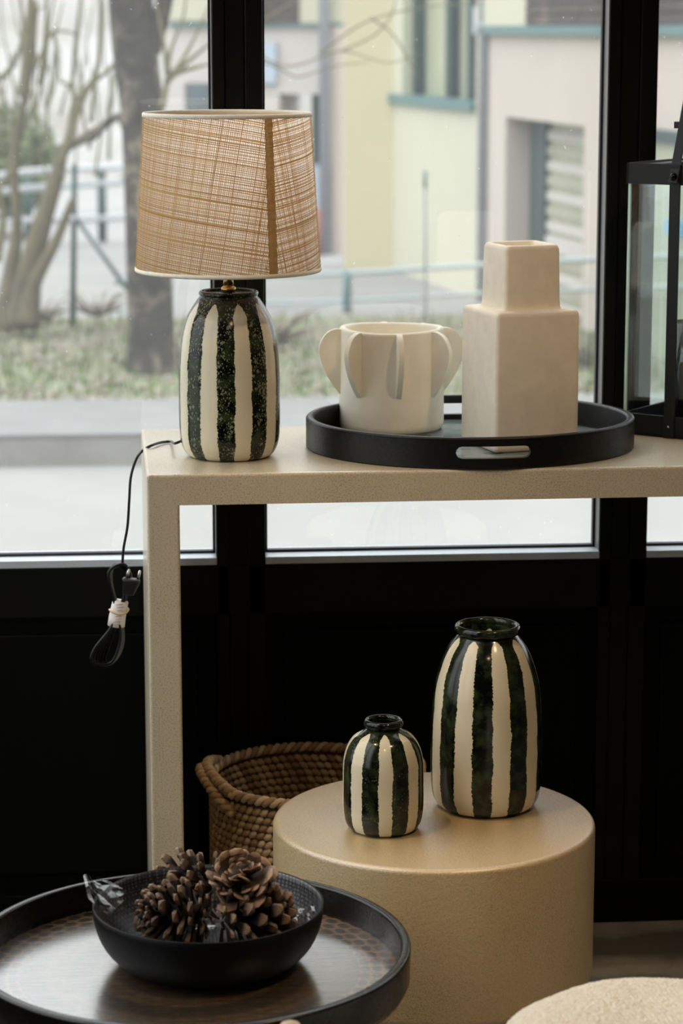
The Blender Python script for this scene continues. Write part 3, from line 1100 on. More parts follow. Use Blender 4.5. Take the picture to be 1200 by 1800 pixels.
# low dry shrubs on the grass
for px, py, s in ((70, 560, 0.16), (170, 552, 0.14), (480, 600, 0.18), (1040, 640, 0.16)):
    q = az(px, py, 0.08)
    sh = thing('dry_shrub', {70: 'low brown dry shrub at the foot of the multi stemmed tree', 170: 'low brown dry shrub beside the green fence post',
                             480: 'low dry shrub on the grass just right of the lamp base', 1040: 'low dry shrub on the grass behind the stacked square vase'}[px], 'shrub', (q.x, q.y, 0.07), group='dry shrubs on the grass strip')
    lst = []
    for k in range(46):
        a, e = random.uniform(0, 2 * pi), random.uniform(0.25, 1.0)
        r = s * random.uniform(0.6, 1.3)
        lst.append(([(cos(a) * 0.02, sin(a) * 0.02, 0), (cos(a) * r * 0.6, sin(a) * r * 0.6, r * e * 0.6), (cos(a) * r, sin(a) * r, r * e * 0.75)], [0.006, 0.005, 0.003]))
    tubes('twigs', lst, M_leaf, sh, 4)

# ================================================================== CONSOLE TABLE
ZC = 0.84
CX0, CX1, CY0, CY1 = 0.0105, 1.34, 3.451, 3.866
con = thing('console_table', 'sand coloured speckled resin console table with thick square waterfall legs under window', 'table', (CX0, CY0, 0), radians(0.8))
TH, LW = 0.044, 0.046
def part_bevel(name, lo, hi, keep, mat, parent, off):
    bm = bmesh.new()
    box_bm(bm, lo, hi)
    es = [e for e in bm.edges if keep((e.verts[0].co + e.verts[1].co) / 2, e.verts[0].co - e.verts[1].co)]
    bmesh.ops.bevel(bm, geom=es, offset=off, segments=3, profile=0.5, affect='EDGES')
    return bm_obj(name, bm, mat, parent)


part_bevel('tabletop', (0, 0, ZC - TH), (CX1 - CX0, CY1 - CY0, ZC), lambda c, d: c.z > ZC - TH / 2 - 0.001, M_console, con, 0.004)
for lx in (0, CX1 - CX0 - LW):
    part_bevel('leg', (lx, 0, 0), (lx + LW, CY1 - CY0, ZC - TH), lambda c, d: abs(d.z) > 0.1, M_console, con, 0.004)

# ================================================================== PEDESTAL
PX, PY, PR, PZ0, PZ1 = 0.406, 3.354, 0.226, 0.13, 0.362
ped = thing('round_pedestal', 'sand coloured speckled drum pedestal carrying two striped vases', 'pedestal', (PX, PY, 0))
lathe('drum', [(0, PZ0), (PR - 0.03, PZ0)] + arc(PR - 0.02, PZ0 + 0.02, 0.02, -90, 0, 6) + [(PR, PZ0 + 0.1)] + arc(PR - 0.008, PZ1 - 0.008, 0.008, 0, 90, 5) + [(PR * 0.5, PZ1), (0, PZ1)], 128, M_pedestal, ped)
lathe('plinth', [(0, 0), (PR - 0.05, 0), (PR - 0.05, PZ0 + 0.001), (0, PZ0 + 0.001)], 64, M_pedestal, ped, smooth=False)


# ================================================================== STRIPED VASES
def interp_prof(pts, n=40):
    P = smooth_path([Vector((r, z, 0)) for r, z in pts], n // max(1, len(pts) - 1) + 2)
    return [(max(0, p.x), p.y) for p in P]


# tall vase: px outline x half-width -> metres
pv = az(853, 1416, PZ1)
ps = 1 / m_per_px(pv)
hv = (ay(853, 1097, pv.y).z - PZ1)
vs = thing('striped_vase', 'large vase with vertical black and cream stripes and wide open mouth on the drum pedestal', 'vase', (pv.x, pv.y, PZ1), group='striped vases on the pedestal')
k = 1 / ps
M_v1 = stripes('striped_glaze_large', 9, cam_az(pv) + radians(-4), 0.255, hv * 0.940, 0.007, 0.36, 420)
outer = [(r * k, z * hv) for r, z in ((66, 0.0), (80, 0.012), (90, 0.045), (95, 0.10), (97, 0.20), (97, 0.36), (96, 0.49), (92, 0.646), (85, 0.75), (72, 0.856), (57, 0.925), (50.5, 0.952))]
body = interp_prof(outer, 60)
lip = arc(0.0445, hv - 0.008, 0.0058, -70, 180, 10)
inner = [(0.0375, hv - 0.016), (0.042, hv - 0.030), (0.062, hv * 0.72), (0.073, 0.1), (0.07, 0.02), (0, 0.012)]
lathe('body', [(0, 0.002), (0.05, 0.0)] + body + [(0.0400, hv - 0.006), (0.0385, hv - 0.008)] + inner[1:], 96, M_v1, vs)
M_lip = stripes('dark_glaze_lip', 9, 0, -0.1, 9.0, 0.01, 0.30, 420, 0.3)
lathe('lip', [(0.0425 + 0.0045 * cos(radians(a)), hv - 0.0062 + 0.0066 * sin(radians(a))) for a in range(-180, 180, 24)], 96, M_lip, vs, closed=True)

pv2 = az(673, 1456, PZ1)
hv2 = (ay(673, 1264, pv2.y).z - PZ1)
vs2 = thing('striped_vase', 'small vase with vertical black and cream stripes and narrow neck on the drum pedestal', 'vase', (pv2.x, pv2.y, PZ1), group='striped vases on the pedestal')
M_v2 = stripes('striped_glaze_small', 8, cam_az(pv2) + radians(-19), 0.245, hv2 * 0.905, 0.006, 0.52, 400)
k2 = m_per_px(pv2)
o2 = [(r * k2, z * hv2) for r, z in ((47, 0.0), (58, 0.018), (65, 0.06), (69, 0.13), (71, 0.24), (71, 0.40), (70.3, 0.60), (67, 0.70), (61, 0.78), (51, 0.85), (33, 0.912), (25.5, 0.94), (24.5, 0.965))]
lathe('body', [(0, 0.002), (0.035, 0)] + interp_prof(o2, 60) + [(0.020, hv2 - 0.006), (0.0195, hv2 - 0.02), (0.03, hv2 * 0.8), (0.05, 0.09), (0.05, 0.02), (0, 0.01)], 80, M_v2, vs2)
lathe('lip', [(0.0235 + 0.0042 * cos(radians(a)), hv2 - 0.005 + 0.0055 * sin(radians(a))) for a in range(-180, 180, 24)], 80, M_lip, vs2, closed=True)

# ================================================================== TABLE LAMP
pl_ = az(404, 801, ZC)
lamp = thing('table_lamp', 'table lamp with woven raffia shade and black and cream striped ceramic base on console', 'lamp', (pl_.x, pl_.y, ZC))
zof = lambda py: ay(404, py, pl_.y).z - ZC
hb = zof(510)
M_lb = stripes('striped_glaze_lamp', 9, cam_az(pl_) + radians(-4), 0.26, hb * 0.935, 0.016, 0.76, 310, 0.62)
sc = m_per_px(pl_)
ob = [(r * sc, z * hb) for r, z in ((64, 0.0), (73, 0.012), (80, 0.04), (86, 0.10), (88.3, 0.20), (88.5, 0.36), (88, 0.52), (84, 0.70), (74, 0.835), (57, 0.935), (50, 0.965))]
lathe('base', [(0, 0.002), (0.045, 0.0)] + interp_prof(ob, 60) + [(50.5 * sc, hb * 0.975)] + arc(52 * sc - 0.004, hb - 0.004, 0.0040, -30, 170, 8) + [(0.036, hb - 0.003), (0, hb - 0.003)], 96, M_lb, lamp)
tube('stem', [(0, 0, hb - 0.004), (0, 0, hb + 0.04)], 0.0072, M_brass, lamp, 16)
lathe('collar', [(0, hb - 0.003), (0.0105, hb - 0.003), (0.0105, hb + 0.004), (0.008, hb + 0.006), (0, hb + 0.006)], 24, M_brass, lamp)
lathe('socket', [(0, hb + 0.035), (0.014, hb + 0.035), (0.015, hb + 0.04), (0.015, hb + 0.075), (0.012, hb + 0.08), (0, hb + 0.08)], 24, M_brass, lamp)
zb_, zt_ = zof(474), zof(199)
rb_, rt_ = 160 * sc, 143.5 * sc
for zz, rr in ((zb_ + 0.012, rb_ * 0.99), (zt_ - 0.03, rt_ * 1.005)):
    if zz > zb_ + 0.05:
        continue
    tubes('spider', [([(0, 0, hb + 0.075), (rr * cos(a), rr * sin(a), zz)], 0.0013) for a in (0.9, 0.9 + 2 * pi / 3, 0.9 + 4 * pi / 3)], M_steel, lamp, 5)
# woven shade, laid out on the unrolled sector of the cone
slant = sqrt((rb_ - rt_) ** 2 + (zb_ - zt_) ** 2)
RHO1 = rb_ / (rb_ - rt_) * slant
RHO0 = RHO1 - slant
half = pi * rb_ / RHO1
seam_az = cam_az(pl_) + radians(27)


def on_cone(u, v, off=0.0):
    rho = sqrt(u * u + v * v)
    th = atan2(u, -v)
    t = (rho - RHO0) / slant
    r = rt_ + (rb_ - rt_) * t + off
    a = seam_az + (th + half) / (2 * half) * 2 * pi
    return (r * cos(a), r * sin(a), zt_ + (zb_ - zt_) * t), t, th


V, Fc = [], []


def ribbon(pts, w, off, along_u):
    """pts: list of flat (u,v,dw); keeps the runs inside the sector"""
    run = []
    def flush():
        if len(run) > 1:
            b = len(V)
            for (u, v, ww) in run:
                for s in (-0.5, 0.5):
                    q = (u, v + s * ww) if along_u else (u + s * ww, v)
                    V.append(on_cone(q[0], q[1], off)[0])
            for i in range(len(run) - 1):
                Fc.append((b + 2 * i, b + 2 * i + 1, b + 2 * i + 3, b + 2 * i + 2))
        run.clear()
    for (u, v) in pts:
        _, t, th = on_cone(u, v)
        if 0.0 <= t <= 1.0 and abs(th) <= half:
            run.append((u, v, w))
        else:
            flush()
    flush()


umax = RHO1 * sin(half)
u = -umax
while u < umax:
    w = random.choice((0.0008, 0.0009, 0.0010, 0.0012, 0.0017))
    ph, am = random.uniform(0, 6), random.uniform(0.0, 0.0005)
    vt = -sqrt(max(1e-6, RHO1 ** 2 - u * u))
    pts = []
    n = 60
    v1, v0 = -RHO0 * cos(half) + 0.002, -RHO1
    for i in range(n + 1):
        v = v0 + (v1 - v0) * i / n
        pts.append((u + am * sin(ph + v * 40), v))
    ribbon(pts, w, 0.0, False)
    u += 0.0026 + random.uniform(-0.0003, 0.0003)
v = -RHO1
band = 0.0
while v < -RHO0 * cos(half):
    if random.random() < 0.06:
        band = random.uniform(-0.0010, 0.0005)
    if random.random() < 0.15:
        band = 0.0
    w = random.choice((0.0007, 0.0009, 0.0010, 0.0012, 0.0014, 0.0021)) * (0.9 + 0.2 * random.random())
    ph, am, sl = random.uniform(0, 6), random.uniform(0.0002, 0.0008), random.uniform(-0.003, 0.003)
    pts = []
    n = 320
    for i in range(n + 1):
        uu = -umax + 2 * umax * i / n
        pts.append((uu, v + am * sin(ph + uu * 9) + sl * (uu / umax) * 0.4))
    ribbon(pts, w, 0.0007, True)
    v += 0.0026 + band + random.uniform(-0.0004, 0.0005)
sh = mesh('woven_shade', V, Fc, M_thread, lamp, False)
# translucent backing the raffia is laminated on
m_, nt_, p_ = new_mat('translucent_backing')
tl_ = nt_.nodes.new('ShaderNodeBsdfTranslucent')
tl_.inputs[0].default_value = (0.97, 0.93, 0.88, 1)
L(nt_, tl_.outputs[0], nt_.nodes['Material Output'].inputs[0])
lathe('backing', [(rt_ - 0.0016, zt_ - 0.001), (rb_ - 0.0016, zb_ + 0.001)], 96, m_, lamp)
# seam: overlapped strip
V2, F2 = [], []
for i in range(17):
    t = i / 16
    r = rt_ + (rb_ - rt_) * t + 0.0014
    for da in (-0.052, -0.0, 0.052):
        a = seam_az + da + 0.02
        V2.append((r * cos(a), r * sin(a), zt_ + (zb_ - zt_) * t))
for i in range(16):
    for j in range(2):
        b = i * 3 + j
        F2.append((b, b + 1, b + 4, b + 3))
mesh('seam', V2, F2, M_seam, lamp)
for nm, zc_, rc in (('rim_tape', zt_, rt_), ('rim_tape', zb_, rb_)):
    hh = 0.0045
    s = 1 if zc_ == zt_ else -1
    sl = (rb_ - rt_) / (zb_ - zt_)
    prof = [(rc + 0.0016, zc_), (rc + 0.0016 - s * hh * sl, zc_ - s * hh), (rc - 0.0012 - s * hh * sl, zc_ - s * hh), (rc - 0.0012, zc_), (rc + 0.0002, zc_ + s * 0.0018)]
    lathe(nm, prof, 96, M_trim, lamp, closed=True)
# cord: over the table edge, down to a bundle tied with a paper tag
base = Vector((pl_.x, pl_.y, ZC))
W2 = lambda px, py, y: ay(px, py, y) - base
edge_pts = [Vector((-0.068, 0.022, 0.020)), Vector((-0.080, 0.020, 0.016))] + [az(x, y, ZC + 0.0035) - base for x, y in ((300, 776), (282, 778), (264, 784))] + [W2(251, 792, 3.70)]
hang = [W2(240, 806, 3.685), W2(230, 838, 3.67), W2(227, 880, 3.66), W2(224, 925, 3.66), W2(217, 965, 3.66), W2(215, 996, 3.66)]
tube('cord', smooth_path(edge_pts + hang, 8), 0.0021, M_cord, lamp, 8)
yb = 3.66
loops = []
for k in range(5):
    j = (k - 2) * 0.8
    loops.append((smooth_path([W2(208 + j, 1075, yb + 0.003 * j), W2(196 + j * 0.7, 1035, yb + 0.004 * j), W2(193 + j * 1.2, 1008, yb + 0.004 * j), W2(202, 994 - j, yb + 0.004 * j), W2(218 - j, 995 + j, yb + 0.004 * j),
                               W2(228 + j, 1012, yb + 0.003 * j), W2(222 + j, 1040, yb + 0.003 * j), W2(212 + j, 1075, yb + 0.003 * j)], 6), 0.0027))
for k in range(6):
    j = k - 2.5
    loops.append((smooth_path([W2(207 + j, 1085, yb + 0.003 * j), W2(196 + j * 1.5, 1108, yb + 0.004 * j), W2(178 + j * 4.5, 1140, yb + 0.004 * j), W2(172 + j * 4.5, 1160, yb + 0.004 * j), W2(183 + j * 3.5, 1170 - abs(j), yb + 0.004 * j),
                               W2(202 + j * 2, 1158 - j * 2, yb + 0.004 * j), W2(213 + j, 1130, yb + 0.004 * j), W2(213 + j, 1105, yb + 0.004 * j), W2(209 + j, 1085, yb + 0.003 * j)], 6), 0.0027))
tubes('cord_bundle', loops, M_cord, lamp, 7)
tg = [W2(212, 1056, yb), W2(209, 1070, yb), W2(206, 1085, yb), W2(204, 1100, yb)]
tube('paper_tag', tg, [0.0118, 0.0122, 0.0126, 0.0130], M_paper, lamp, 14)
tgl = []
for kk in range(8):
    f = 0.08 + kk * 0.115
    c = tg[0].lerp(tg[3], f)
    tgl.append(([c + Vector((-0.0065 + 0.0015 * (kk % 3), -0.0124 - 0.0009 * f, 0.0)), c + Vector((0.0045 + 0.001 * (kk % 2), -0.0126 - 0.0009 * f, 0.0005))], 0.0006))
tubes('tag_print', tgl, plain('faded_red_print', (0.55, 0.36, 0.33), 0.8), lamp, 4)
c = (tg[0] + tg[3]) / 2 + Vector((0.001, 0, 0.004))
ringp = [c + Vector((0.0138 * cos(a), 0.0138 * sin(a), 0.002 * sin(a * 2 + 1))) for a in [2 * pi * i / 24 for i in range(25)]]
tube('rubber_band', ringp, 0.0019, M_rubber, lamp, 6)
# plug
pc = W2(229, 1030, yb - 0.012)
bm = bmesh.new()
rot = Matrix.Translation(pc) @ Matrix.Rotation(radians(8), 4, 'Y')
box_bm(bm, (-0.013, -0.009, -0.012), (0.014, 0.009, 0.012), 0.004, 2, rot)
for v_ in bm.verts:
    l = rot.inverted() @ v_.co
    if l.z < 0:
        v_.co = rot @ Vector((l.x * 0.7 - 0.002, l.y * 0.8, l.z * 1.15))
plug = bm_obj('plug', bm, M_plug, lamp, False)
for dx in (-0.007, 0.0125 - 0.003):
    a = rot @ Vector((dx, 0, 0.011))
    b = rot @ Vector((dx + 0.002, 0, 0.025))
    tube('plug_pin', [a, a.lerp(b, 0.7), b], [0.0024, 0.0024, 0.0017], M_steel, plug, 8)

# ================================================================== ROUND TRAY ON THE CONSOLE
TZ = ZC
TH_T = 0.046
ptr = az(826, 723, TZ + TH_T)
TR = 286 * m_per_px(ptr)
TSY = 0.875                                   # slightly oval, as the photograph shows it
ptr = ay(826, 723, YW - 0.006 - TR * TSY)
tray = thing('serving_tray', 'black wooden serving tray with cut-out handles on the console', 'tray', (ptr.x, ptr.y, TZ))
bpy.context.view_layer.update()
rim_prof = [(TR - 0.011, 0.004), (TR - 0.002, 0.0)] + [(TR, 0.002), (TR, TH_T - 0.003)] + arc(TR - 0.004, TH_T - 0.004, 0.004, 0, 90, 4) + arc(TR - 0.008, TH_T - 0.004, 0.004, 90, 180, 4) + [(TR - 0.012, 0.004)]
rim = lathe('rim', rim_prof, 144, M_blackwood, tray, closed=True)
slot_az = cam_az(ptr) + radians(9)
for da in (0, pi):
    a = slot_az + da
    bm = bmesh.new()
    hw, hh = 63 * m_per_px(ptr), 0.0088
    pts = []
    for cx_, a0 in ((hw - hh, -90), (-(hw - hh), 90)):
        for i in range(7):
            t = radians(a0 + 180 * i / 6)
            pts.append((cx_ + hh * cos(t), hh * sin(t)))
    f1 = [bm.verts.new((TR - 0.05, x, 0.0245 + z)) for x, z in pts]
    f2 = [bm.verts.new((TR + 0.03, x, 0.0245 + z)) for x, z in pts]
    bm.faces.new(f1[::-1])
    bm.faces.new(f2)
    for i in range(len(f1)):
        j = (i + 1) % len(f1)
        bm.faces.new((f1[i], f1[j], f2[j], f2[i]))
    cut = bm_obj('cutter', bm, None)
    cut.location = tray.location
    cut.rotation_euler = (0, 0, a)
    md = rim.modifiers.new('slot', 'BOOLEAN')
    md.operation = 'DIFFERENCE'
    md.object = cut
    md.solver = 'EXACT'
    bpy.context.view_layer.update()
    ev = rim.evaluated_get(bpy.context.evaluated_depsgraph_get())
    me = bpy.data.meshes.new_from_object(ev)
    rim.modifiers.clear()
    rim.data = me
    bpy.data.objects.remove(cut)
for pl in rim.data.polygons:
    pl.use_smooth = True
try:
    rim.data.set_sharp_from_angle(angle=radians(40))
except Exception:
    pass
tray.scale = (1, TSY, 1)
ZF = 0.008
lathe('tray_floor', [(0, 0.001), (TR - 0.0115, 0.001), (TR - 0.0115, ZF), (0, ZF)], 96, tray_glass(), tray, smooth=False)

# ================================================================== WINGED POT
zp = TZ + ZF
pp = az(687, 752, zp)
sp_ = m_per_px(pp)
R1 = 92 * sp_
hp = ay(687, 575, pp.y).z - zp
pot = thing('winged_pot', 'round white clay pot with eight rounded fins standing in the tray', 'pot', (pp.x, pp.y, zp))


def wob(q, a):
    k = 1 + 0.012 * sin(3 * a + 1) + 0.006 * sin(7 * a)
    return (q[0] * k, q[1] * k, q[2] + 0.0012 * sin(2 * a + 2) * (q[2] / 0.15))


lathe('body', [(0, 0.0), (R1 - 0.006, 0.0), (R1 - 0.001, 0.004), (R1, 0.012), (R1 * 0.995, hp * 0.4), (R1 * 0.985, hp - 0.006)] + arc(R1 * 0.985 - 0.0045, hp - 0.0045, 0.0045, 0, 180, 6)
      + [(R1 * 0.985 - 0.009, hp - 0.01), (R1 - 0.01, 0.012), (0, 0.010)], 72, M_potclay, pot, fn=wob)
prof = interp_prof([(R1 - 0.006, hp * 0.985), (R1 + 0.006, hp * 0.99), (R1 + 0.020, hp * 0.945), (R1 + 0.0295, hp * 0.84), (R1 + 0.0305, hp * 0.74), (R1 + 0.024, hp * 0.60), (R1 + 0.012, hp * 0.46), (R1 - 0.003, hp * 0.33)], 40)
bm = bmesh.new()
th = 0.0042
ring_ = prof + [(R1 - 0.006, hp * 0.33)]
A = [bm.verts.new((x, -th, z)) for x, z in ring_]
B = [bm.verts.new((x, th, z)) for x, z in ring_]
fa = bm.faces.new(A)
fb = bm.faces.new(B[::-1])
n = len(A)
for i in range(n):
    j = (i + 1) % n
    bm.faces.new((A[j], A[i], B[i], B[j]))
bm.edges.ensure_lookup_table()
es = [e for e in bm.edges if (e in fa.edges or e in fb.edges) and (e.verts[0].co.x > R1 - 0.002 or e.verts[1].co.x > R1 - 0.002)]
bmesh.ops.bevel(bm, geom=es, offset=0.003, segments=3, profile=0.5, affect='EDGES')
bmesh.ops.triangulate(bm, faces=[f for f in bm.faces if len(f.verts) > 4])
fin0 = bm_obj('fin', bm, M_potclay, pot, True)
try:
    fin0.data.set_sharp_from_angle(angle=radians(50))
except Exception:
    pass
fa0 = cam_az(pp) + radians(8)
for k in range(8):
    o = fin0 if k == 0 else copy_of(fin0, pot)
    o.rotation_euler = (0, 0, fa0 + k * pi / 4)

# ================================================================== STACKED SQUARE VASE
c0 = az(870, 798, zp)
s1 = 148 * m_per_px(c0) / cos(radians(23))
rz = radians(15)
ux, uy = Vector((cos(rz), sin(rz), 0)), Vector((-sin(rz), cos(rz), 0))
ctr = c0 + (ux + uy) * (s1 / 2)
sqv = thing('block_vase', 'tall sandy stoneware vase of two stacked square blocks in the tray', 'vase', (ctr.x, ctr.y, zp), rz)
h1_ = ay(870, 551, c0.y).z - zp
hq = ay(905, 427, ctr.y).z - zp
s2 = 97 * m_per_px(ctr) / cos(radians(23))


def rsq(s, r, z, n=5):
    pts = []
    for cx_, cy_, a0 in ((1, 1, 0), (-1, 1, 90), (-1, -1, 180), (1, -1, 270)):
        for i in range(n + 1):
            a = radians(a0 + 90 * i / n)
            pts.append((cx_ * (s / 2 - r) + r * cos(a), cy_ * (s / 2 - r) + r * sin(a), z))
    return pts


loops_ = [rsq(s1 - 0.01, 0.006, 0.0), rsq(s1 - 0.002, 0.006, 0.002), rsq(s1, 0.006, 0.008), rsq(s1, 0.006, h1_ * 0.5), rsq(s1 - 0.001, 0.006, h1_ - 0.008), rsq(s1 - 0.003, 0.006, h1_ - 0.003), rsq(s1 - 0.008, 0.007, h1_ - 0.0005), rsq(s1 - 0.014, 0.008, h1_),
          rsq(s2 + 0.007, 0.007, h1_ + 0.0003), rsq(s2 + 0.003, 0.006, h1_ + 0.0016), rsq(s2 + 0.001, 0.006, h1_ + 0.005), rsq(s2, 0.006, h1_ + 0.012), rsq(s2 - 0.003, 0.006, hq - 0.007), rsq(s2 - 0.006, 0.007, hq - 0.002), rsq(s2 - 0.012, 0.007, hq),
          rsq(s2 - 0.020, 0.006, hq - 0.001), rsq(s2 - 0.025, 0.006, hq - 0.006), rsq(s2 - 0.026, 0.006, hq - 0.10)]
V = [p for lp in loops_ for p in lp]
m_ = len(loops_[0])
Fc = [tuple(range(m_ - 1, -1, -1)), tuple(range((len(loops_) - 1) * m_, len(loops_) * m_))]
for i in range(len(loops_) - 1):
    for j in range(m_):
        j2 = (j + 1) % m_
        Fc.append((i * m_ + j, i * m_ + j2, (i + 1) * m_ + j2, (i + 1) * m_ + j))
mesh('body', V, Fc, M_stone, sqv)

# ================================================================== LANTERN
LWD = 0.166
rl = radians(-39)
lc = az(1091, 762, ZC)
lu, lv = Vector((cos(rl), sin(rl), 0)), Vector((-sin(rl), cos(rl), 0))
lctr = lc + (lu + lv) * (LWD / 2)
lan = thing('lantern', 'black metal lantern with clear glass sides and strap handle at the right end of console', 'lantern', (lctr.x, lctr.y, ZC), rl)
HL = ay(1103, 286, lc.y).z - ZC
hwd = LWD / 2
box('base_plate', (-hwd, -hwd, 0.0), (hwd, hwd, 0.006), M_lantern, lan, 0.001)
fr = 0.004
boxes('base_frame', [((-hwd, -hwd, 0), (hwd, -hwd + fr, 0.033)), ((-hwd, hwd - fr, 0), (hwd, hwd, 0.033)), ((-hwd, -hwd, 0), (-hwd + fr, hwd, 0.033)), ((hwd - fr, -hwd, 0), (hwd, hwd, 0.033))], M_lantern, lan)
boxes('top_frame', [((-hwd, -hwd, HL - 0.031), (hwd, -hwd + fr, HL)), ((-hwd, hwd - fr, HL - 0.031), (hwd, hwd, HL)), ((-hwd, -hwd, HL - 0.031), (-hwd + fr, hwd, HL)), ((hwd - fr, -hwd, HL - 0.031), (hwd, hwd, HL))], M_lantern, lan)
boxes('roof_ring', [((-hwd + fr, -hwd + fr, HL - 0.006), (hwd - fr, -hwd + 0.03, HL - 0.003)), ((-hwd + fr, hwd - 0.03, HL - 0.006), (hwd - fr, hwd - fr, HL - 0.003)), ((-hwd + fr, -hwd + 0.03, HL - 0.006), (-hwd + 0.03, hwd - 0.03, HL - 0.003)), ((hwd - 0.03, -hwd + 0.03, HL - 0.006), (hwd - fr, hwd - 0.03, HL - 0.003))], M_lantern, lan)
gi = hwd - fr - 0.0002
gt = 0.003
box('glass_pane', (-gi, -gi, 0.007), (gi, -gi + gt, HL - 0.03), M_lglass, lan)
box('glass_pane', (-gi, gi - gt, 0.007), (gi, gi, HL - 0.03), M_lglass, lan)
box('glass_pane', (-gi, -gi + gt, 0.007), (-gi + gt, gi - gt, HL - 0.03), M_lglass, lan)
box('glass_pane', (gi - gt, -gi + gt, 0.007), (gi, gi - gt, HL - 0.03), M_lglass, lan)
for sx in (-1, 1):
    for sy in (-1, 1):
        box('glass_edge', (sx * gi - 0.0018, sy * gi - 0.0018, 0.012), (sx * gi + 0.0018, sy * gi + 0.0018, HL - 0.03), M_gedge, lan)
for sy in (-1, 1):
    y0 = sy * hwd
    box('strap', (-0.0085, min(y0, y0 + sy * 0.004), 0.0), (0.0085, max(y0, y0 + sy * 0.004), HL), M_lantern, lan, 0.0005)
    bm = bmesh.new()
    bmesh.ops.create_uvsphere(bm, u_segments=12, v_segments=8, radius=0.006)
    bm_obj('rivet', bm, M_rivet, lan, True, (0, y0 + sy * 0.009, HL - 0.018))
    bm = bmesh.new()
    bmesh.ops.create_uvsphere(bm, u_segments=8, v_segments=6, radius=0.002)
    bm_obj('screw', bm, M_steel, lan, True, (0, y0 + sy * 0.004, 0.018))
    bm = bmesh.new()
    d_ = Vector((0, -sy * (hwd - 0.012), 0.2))
    ang_ = atan2(d_.y, d_.z)
    mt = Matrix.Translation((0, y0 + sy * 0.0065, HL - 0.018)) @ Matrix.Rotation(-ang_, 4, 'X')
    box_bm(bm, (-0.0075, -0.0015, -0.01), (0.0075, 0.0015, d_.length), 0.0005, 1, mt)
    bm_obj('handle_bar', bm, M_lantern, lan)
    box('handle_tab', (-0.016, min(sy * 0.056, sy * 0.062), HL + 0.052), (0.010, max(sy * 0.056, sy * 0.062), HL + 0.062), M_lantern, lan)
box('handle_grip', (-0.008, -0.018, HL + 0.178), (0.008, 0.018, HL + 0.186), M_lantern, lan, 0.001)
lp = lan.matrix_basis
cdl = thing('candle_holder', 'dark smoked glass candle holder inside the black lantern', 'candle holder', (lctr.x, lctr.y, ZC + 0.006))
zc1 = ay(1195, 566, lctr.y).z - ZC - 0.006
lathe('glass', [(0, 0.001), (0.040, 0.0), (0.042, 0.004), (0.042, zc1), (0.039, zc1), (0.039, 0.008), (0, 0.006)], 48, M_smoke, cdl)
lathe('candle', [(0, 0.007), (0.033, 0.007), (0.033, zc1 * 0.6), (0, zc1 * 0.6)], 32, M_wax, cdl, smooth=False)

# ================================================================== BASKET
BX, BY, BZ, BR = 0.258, 3.716, 0.325, 0.154
bsk = thing('woven_basket', 'round brown seagrass basket with rope handles behind the drum pedestal', 'basket', (BX, BY, 0))
pitch = 0.0122
nrow = int((BZ - 0.012) / pitch)
nst = 74
bm = bmesh.new()
for i in range(nst):
    a = 2 * pi * i / nst
    jj = random.uniform(0.85, 1.15)
    mt = (Matrix.Translation((BR * cos(a), BR * sin(a), 0)) @ Matrix.Rotation(a, 4, 'Z') @ Matrix.Rotation(radians(34 + random.uniform(-6, 6)), 4, 'X')
          @ Matrix.Diagonal((0.0048, 0.0098 * jj, 0.0058, 1)))
    bmesh.ops.create_icosphere(bm, subdivisions=1, radius=1.0, matrix=mt)
row0 = bm_obj('woven_row', bm, M_grass_weave, bsk, True)
for k in range(nrow):
    o = row0 if k == 0 else copy_of(row0, bsk)
    z = 0.008 + pitch * k
    o.location = (0, 0, z)
    o.rotation_euler = (0, 0, k * 0.5 * 2 * pi / nst + random.uniform(-0.02, 0.02))
    sc_ = 0.93 + 0.07 * min(1, z / 0.15)
    o.scale = (sc_, sc_, 1)
lathe('lining', [(0, 0.002), (BR * 0.92, 0.002), (BR * 0.93, 0.01), (BR + 0.0005, 0.15), (BR + 0.0005, BZ - 0.012), (BR - 0.0005, BZ - 0.012), (BR - 0.0005, 0.15), (BR * 0.925, 0.012), (0, 0.006)], 64, plain('dark_weave', (0.06, 0.038, 0.02), 0.9), bsk)
circ = [Vector((BR * cos(a), BR * sin(a), BZ - 0.006)) for a in [2 * pi * i / 72 for i in range(73)]]
tubes('rim_rope', rope(circ, 0.0068, 2, 38, 6), M_grass_weave, bsk, 6)
for side in (0, 1):
    ca = cam_az((BX, BY)) - radians(82) + side * pi
    for lay in (0, 1):
        pts = []
        for i in range(13):
            t = -1 + 2 * i / 12
            a = ca + t * radians(34)
            lift = (1 - t * t)
            r = BR + (0.003 + 0.010 * lay) * (lift ** 0.5 if lift > 0 else 0) + 0.003
            pts.append(Vector((r * cos(a), r * sin(a), BZ - 0.004 + (0.017 - 0.006 * lay) * lift - 0.03 * (lay) * (1 - lift))))
        tubes('handle', rope(pts, 0.0070, 2, 9, 6), M_grass_weave, bsk, 6)

